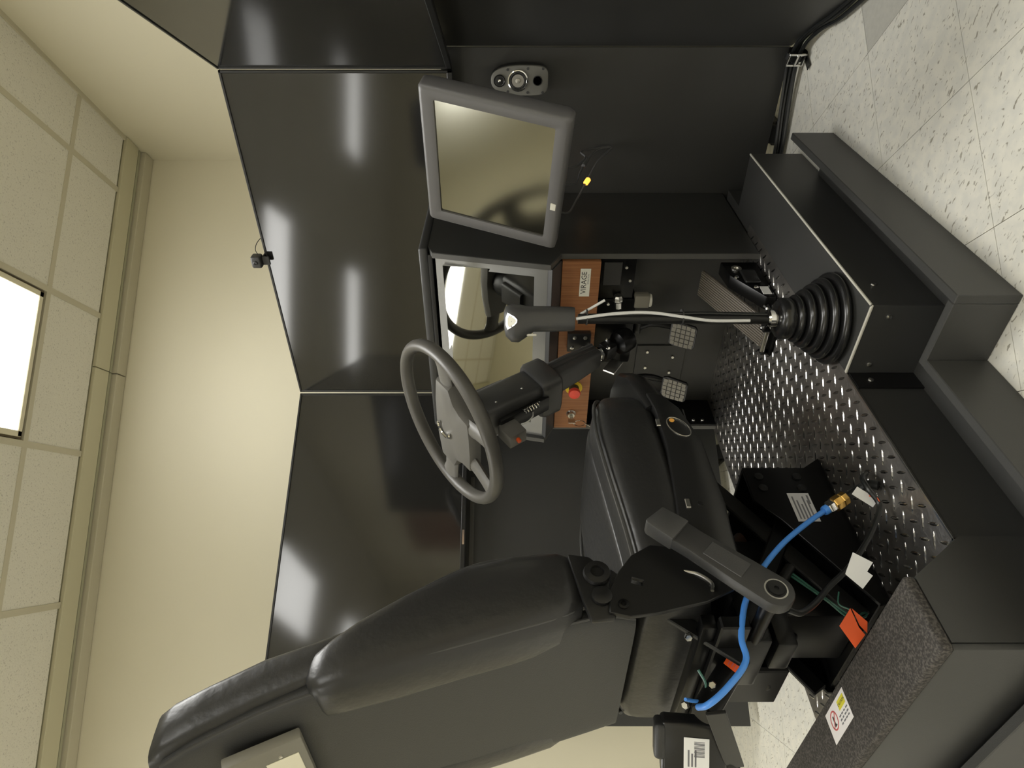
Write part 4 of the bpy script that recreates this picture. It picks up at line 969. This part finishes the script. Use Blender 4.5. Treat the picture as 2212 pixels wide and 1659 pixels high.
obj('upper_frame', G().box((-0.29, 0.66, 0.440), (-0.262, 1.10, 0.482), 0.003, 1).box((0.08, 0.66, 0.440), (0.108, 1.10, 0.482), 0.003, 1).box((-0.29, 1.06, 0.445), (0.108, 1.09, 0.482), 0.003, 1).box((-0.29, 0.66, 0.445), (0.108, 0.69, 0.482), 0.003, 1), 'steel_black', pd)
for x0 in (0.018, -0.27):
    obj('scissor_arm', G().box((x0 - 0.006, -0.02, -0.21), (x0 + 0.006, 0.02, 0.21), 0.003, 1, Matrix.Translation((0, 0.90, 0.31)) @ Matrix.Rotation(math.radians(58), 4, 'X')), 'steel_black', pd)
    obj('scissor_arm', G().box((x0 - 0.018, -0.02, -0.21), (x0 - 0.006, 0.02, 0.21), 0.003, 1, Matrix.Translation((0, 0.90, 0.31)) @ Matrix.Rotation(math.radians(-58), 4, 'X')), 'steel_satin', pd)
obj('air_bellows', G().lathe([(0.06, 0.0), (0.085, 0.015), (0.075, 0.05), (0.09, 0.085), (0.075, 0.12), (0.085, 0.16), (0.06, 0.18)], (-0.13, 0.93, 0.19), (0, 0, 1), 24), 'rubber', pd)
obj('cross_tube', G().cyl((-0.28, 0.74, 0.365), (0.10, 0.70, 0.395), 0.016, 16), 'steel_black', pd)
obj('damper', G().cyl((0.060, 0.712, 0.400), (0.058, 0.512, 0.567), 0.022, 20, 0.003), 'steel_black', pd)
obj('damper_rod', G().cyl((0.06, 0.80, 0.33), (0.06, 0.71, 0.402), 0.010, 12), 'steel_satin', pd)
obj('riser', G().box((-0.20, 0.752, ZT + 0.012), (-0.035, 0.94, 0.445), 0.006, 2), 'steel_satin', pd)
obj('lower_tube', G().cyl((-0.115, 0.765, 0.300), (-0.115, 0.655, 0.392), 0.022, 16, 0.003), 'steel_black', pd)
obj('tube_foot', G().box((-0.175, 0.645, 0.350), (-0.055, 0.658, 0.50), 0.003, 1), 'steel_black', pd)
obj('link_bar', G().box((-0.005, -0.014, -0.07), (0.005, 0.014, 0.07), 0.002, 1, Matrix.Translation((0.105, 0.625, 0.545)) @ Matrix.Rotation(math.radians(-38), 4, 'X')), 'steel_satin', pd)
obj('rear_crossbar', G().box((-0.26, 0.60, 0.485), (0.17, 0.625, 0.535), 0.003, 1), 'steel_black', pd)
obj('tilt_box', G().box((-0.02, 0.60, 0.44), (0.13, 0.70, 0.49), 0.006, 2), 'steel_black', pd)
obj('step_plate', G().prism([(0.60, 0.395), (0.70, 0.395), (0.72, 0.43), (0.60, 0.43)], 'x', 0.04, 0.12, 0.004, 2), 'steel_black', pd)
for p, ax in (((0.078, 0.625, 0.487), (0.8, -0.5, 0.3)), ((0.078, 0.553, 0.545), (0.8, -0.5, 0.3)), ((0.06, 0.530, 0.590), (0.5, -0.6, 0.6)), ((0.105, 0.625, 0.575), (0.6, -0.8, 0.1)), ((0.048, 0.80, 0.20), (1, 0, 0)), ((-0.02, 0.76, 0.185), (0.3, -0.3, 1))):
    g = G(); bolt(g, p, ax, 0.0075, 0.009); obj('bolt', g, 'chrome', pd)
# rear swing frame below the backrest
obj('swing_frame', G().box((-0.26, 0.612, 0.535), (0.15, 0.640, 0.560), 0.004, 2), 'steel_black', pd)
fbM = frame(V(-0.005, 0.50, 0.520), V(0.94, 0.02, 0.34).normalized(), V(-0.34, 0.05, 0.94).normalized(), V(0, -1, 0.05))
obj('flat_bar', G().box((-0.105, -0.016, -0.003), (0.10, 0.016, 0.003), 0.001, 1, fbM), 'steel_satin', pd)
fb2 = fbM @ Matrix.Translation((-0.100, 0.002, 0)) @ Matrix.Rotation(math.radians(-62), 4, 'Z')
obj('flat_bar_foot', G().box((-0.075, -0.016, -0.003), (0.004, 0.014, 0.003), 0.001, 1, fb2), 'steel_satin', pd)

# seat belt retractor
rt = thing('belt_retractor', 'black seat belt retractor with white barcode label behind the seat', 'belt retractor', (-0.09, 0.53, 0.50))
RTM = frame(Vector((-0.075, 0.520, 0.575)), Vector((0.80, 0.60, 0)).normalized(), Vector((-0.10, 0.13, 0.98)).normalized(), Vector((0.62, -0.78, 0.15)).normalized())
obj('housing', G().box((-0.058, -0.075, -0.045), (0.040, 0.040, -0.001), 0.008, 3, RTM), 'abs_gloss', rt)
obj('guide', G().box((-0.030, 0.030, -0.040), (0.036, 0.052, 0.002), 0.008, 3, RTM), 'abs_black', rt)
wl = obj('barcode_label', G().box((-0.040, -0.044, 0), (0.016, 0.000, 0.0008), 0.0002, 1, RTM), 'paper', rt, 'white barcode label')
pr_ = G()
for i in range(12): pr_.box((-0.018 + i * 0.0024, -0.036, 0.0008), (-0.0168 + i * 0.0024 + (0.0006 if i % 3 == 0 else 0), -0.018, 0.001), M=RTM)
for i in range(3): pr_.box((-0.036, -0.010 - i * 0.006, 0.0008), (-0.006 - 0.006 * (i % 2), -0.007 - i * 0.006, 0.001), M=RTM)
obj('print_lines', pr_, 'print_grey', wl)

# blue air hose with brass fitting
ho = thing('air_hose', 'bright blue air hose looping from a brass fitting past the seat', 'hose', (0.15, 0.88, ZP))
f0 = Vector((0.150, 0.868, 0.262)); f1 = Vector((0.160, 0.888, 0.222)); fd = (f1 - f0).normalized()
obj('hose', G().tube([f0, V(0.150, 0.835, 0.310), V(0.154, 0.785, 0.372), V(0.160, 0.728, 0.427), V(0.170, 0.68, 0.462), V(0.172, 0.645, 0.486), V(0.165, 0.588, 0.506), V(0.162, 0.548, 0.509), V(0.155, 0.508, 0.548), V(0.140, 0.490, 0.578), V(0.10, 0.505, 0.583)], 0.0052, 12, smooth=6), 'hose_blue', ho)
obj('collet', G().lathe([(0.0085, 0), (0.0095, 0.004), (0.0095, 0.010)], f0 - fd * 0.003, fd, 16), 'hose_blue', ho)
obj('chrome_nut', G().lathe([(0.0125, 0), (0.014, 0.003), (0.014, 0.013), (0.0125, 0.016)], f0 + fd * 0.006, fd, 6), 'chrome', ho)
obj('brass_fitting', G().lathe([(0.0135, 0), (0.0155, 0.003), (0.0155, 0.016), (0.013, 0.018), (0.0145, 0.020), (0.0145, 0.030), (0.010, 0.034)], f0 + fd * 0.022, fd, 8), 'brass', ho)
f2 = f0 + fd * 0.055
obj('inlet_pipe', G().tube([f2, f2 + fd * 0.02, V(0.172, 0.905, 0.185), V(0.185, 0.905, 0.172), V(0.192, 0.895, ZP + 0.004)], 0.009, 10, smooth=5), 'cable_black', ho)
# wiring loom with white tags
wl_ = thing('wiring_loom', 'black wiring loom with folded white paper tags beside the pedestal', 'wiring', (0.16, 0.82, ZP))
obj('loom', G().tube([V(0.190, 0.930, 0.168), V(0.203, 0.905, 0.190), V(0.205, 0.875, 0.192), V(0.190, 0.845, 0.178), V(0.175, 0.80, 0.205), V(0.165, 0.765, 0.235), V(0.162, 0.725, 0.275), V(0.165, 0.685, 0.325), V(0.180, 0.64, 0.372), V(0.196, 0.612, 0.410), V(0.215, 0.606, 0.438)], 0.0052, 10, smooth=6), 'cable_black', wl_)
obj('red_wire', G().tube([V(0.196, 0.866, 0.190), V(0.200, 0.858, 0.182), V(0.196, 0.850, 0.178)], 0.002, 6, smooth=4), 'orange_tag', wl_)
def facing(o, x, n):
    x = Vector(x).normalized(); n = Vector(n); n = (n - x * n.dot(x)).normalized(); return frame(Vector(o), x, n.cross(x), n)
tM = facing((0.190, 0.868, 0.196), (-0.39, -0.31, -0.80), (0.67, -0.45, 0.55))
obj('paper_tag', G().box((-0.024, -0.009, 0), (0.024, 0.009, 0.0008), M=tM), 'paper', wl_)
tM2 = facing((0.172, 0.713, 0.268), (0.39, 0.31, -0.87), (0.72, -0.50, 0.30))
obj('paper_tag', G().prism([(-0.012, -0.030), (0.016, -0.020), (0.012, -0.010), (0.030, -0.002), (0.012, 0.028), (-0.022, 0.004)], 'z', -0.001, 0.0008, M=tM2), 'paper', wl_)
for k in range(2):
    obj('green_wire', G().tube([V(0.052, 0.79 + k * 0.012, 0.335), V(0.058, 0.772 + k * 0.010, 0.325), V(0.060, 0.725, 0.285 - k * 0.004), V(0.045, 0.70, 0.25 - k * 0.01), V(0.02, 0.715 + k * 0.008, 0.205), V(0.005, 0.735, 0.185)], 0.0022, 6, smooth=6), 'wire_green', wl_)
obj('blue_wire', G().tube([V(0.095, 0.520, 0.60), V(0.08, 0.525, 0.585), V(0.065, 0.53, 0.565)], 0.003, 6, smooth=4), 'hose_blue', wl_)
obj('green_wire', G().tube([V(0.085, 0.575, 0.565), V(0.075, 0.555, 0.555), V(0.055, 0.54, 0.560), V(0.035, 0.53, 0.575)], 0.0024, 6, smooth=5), 'wire_green', wl_)
# orange tags
og = thing('orange_tag', 'folded orange warning tag hanging at the rear of the pedestal', 'tag', (0.09, 0.66, 0.24))
oM = facing((0.105, 0.640, 0.284), (0.62, 0.50, 0.25), (0.60, -0.70, 0.35))
obj('tag_sheet', G().prism([(0.036, -0.006), (0.008, 0.020), (-0.035, 0.006), (-0.014, -0.016), (0.000, -0.010)], 'z', 0, 0.0012, M=oM), 'orange_tag', og)
obj('tag_flap', G().prism([(0.034, -0.008), (0.002, -0.012), (-0.014, -0.020), (0.006, -0.026)], 'z', -0.004, -0.0028, M=oM), 'orange_tag', og)
obj('tag_wire', G().tube([oM @ V(0.034, -0.004, 0), oM @ V(0.045, 0.01, -0.004), V(0.140, 0.690, 0.300)], 0.0014, 6, smooth=4), 'wire_green', og)
ol = thing('orange_label', 'small orange printed label on the black damper behind the seat', 'label', (0.07, 0.59, 0.50))
dax = (V(0.058, 0.485, 0.590) - V(0.060, 0.712, 0.400)).normalized(); don = V(0.80, -0.55, 0.25); don = (don - dax * don.dot(dax)).normalized()
oM = frame(V(0.0592, 0.594, 0.499) + don * 0.0225, -dax, don.cross(-dax), don)
sh_ = obj('label_sheet', G().box((-0.018, -0.016, 0), (0.018, 0.016, 0.0008), M=oM), 'orange_tag', ol)
pr_ = G()
for i in range(4): pr_.box((-0.015, 0.008 - i * 0.006, 0.0008), (-0.004, 0.010 - i * 0.006, 0.001), M=oM)
pr_.box((0.0, -0.008, 0.0008), (0.012, 0.008, 0.001), M=oM)
obj('label_print', pr_, 'sticker_red', sh_)
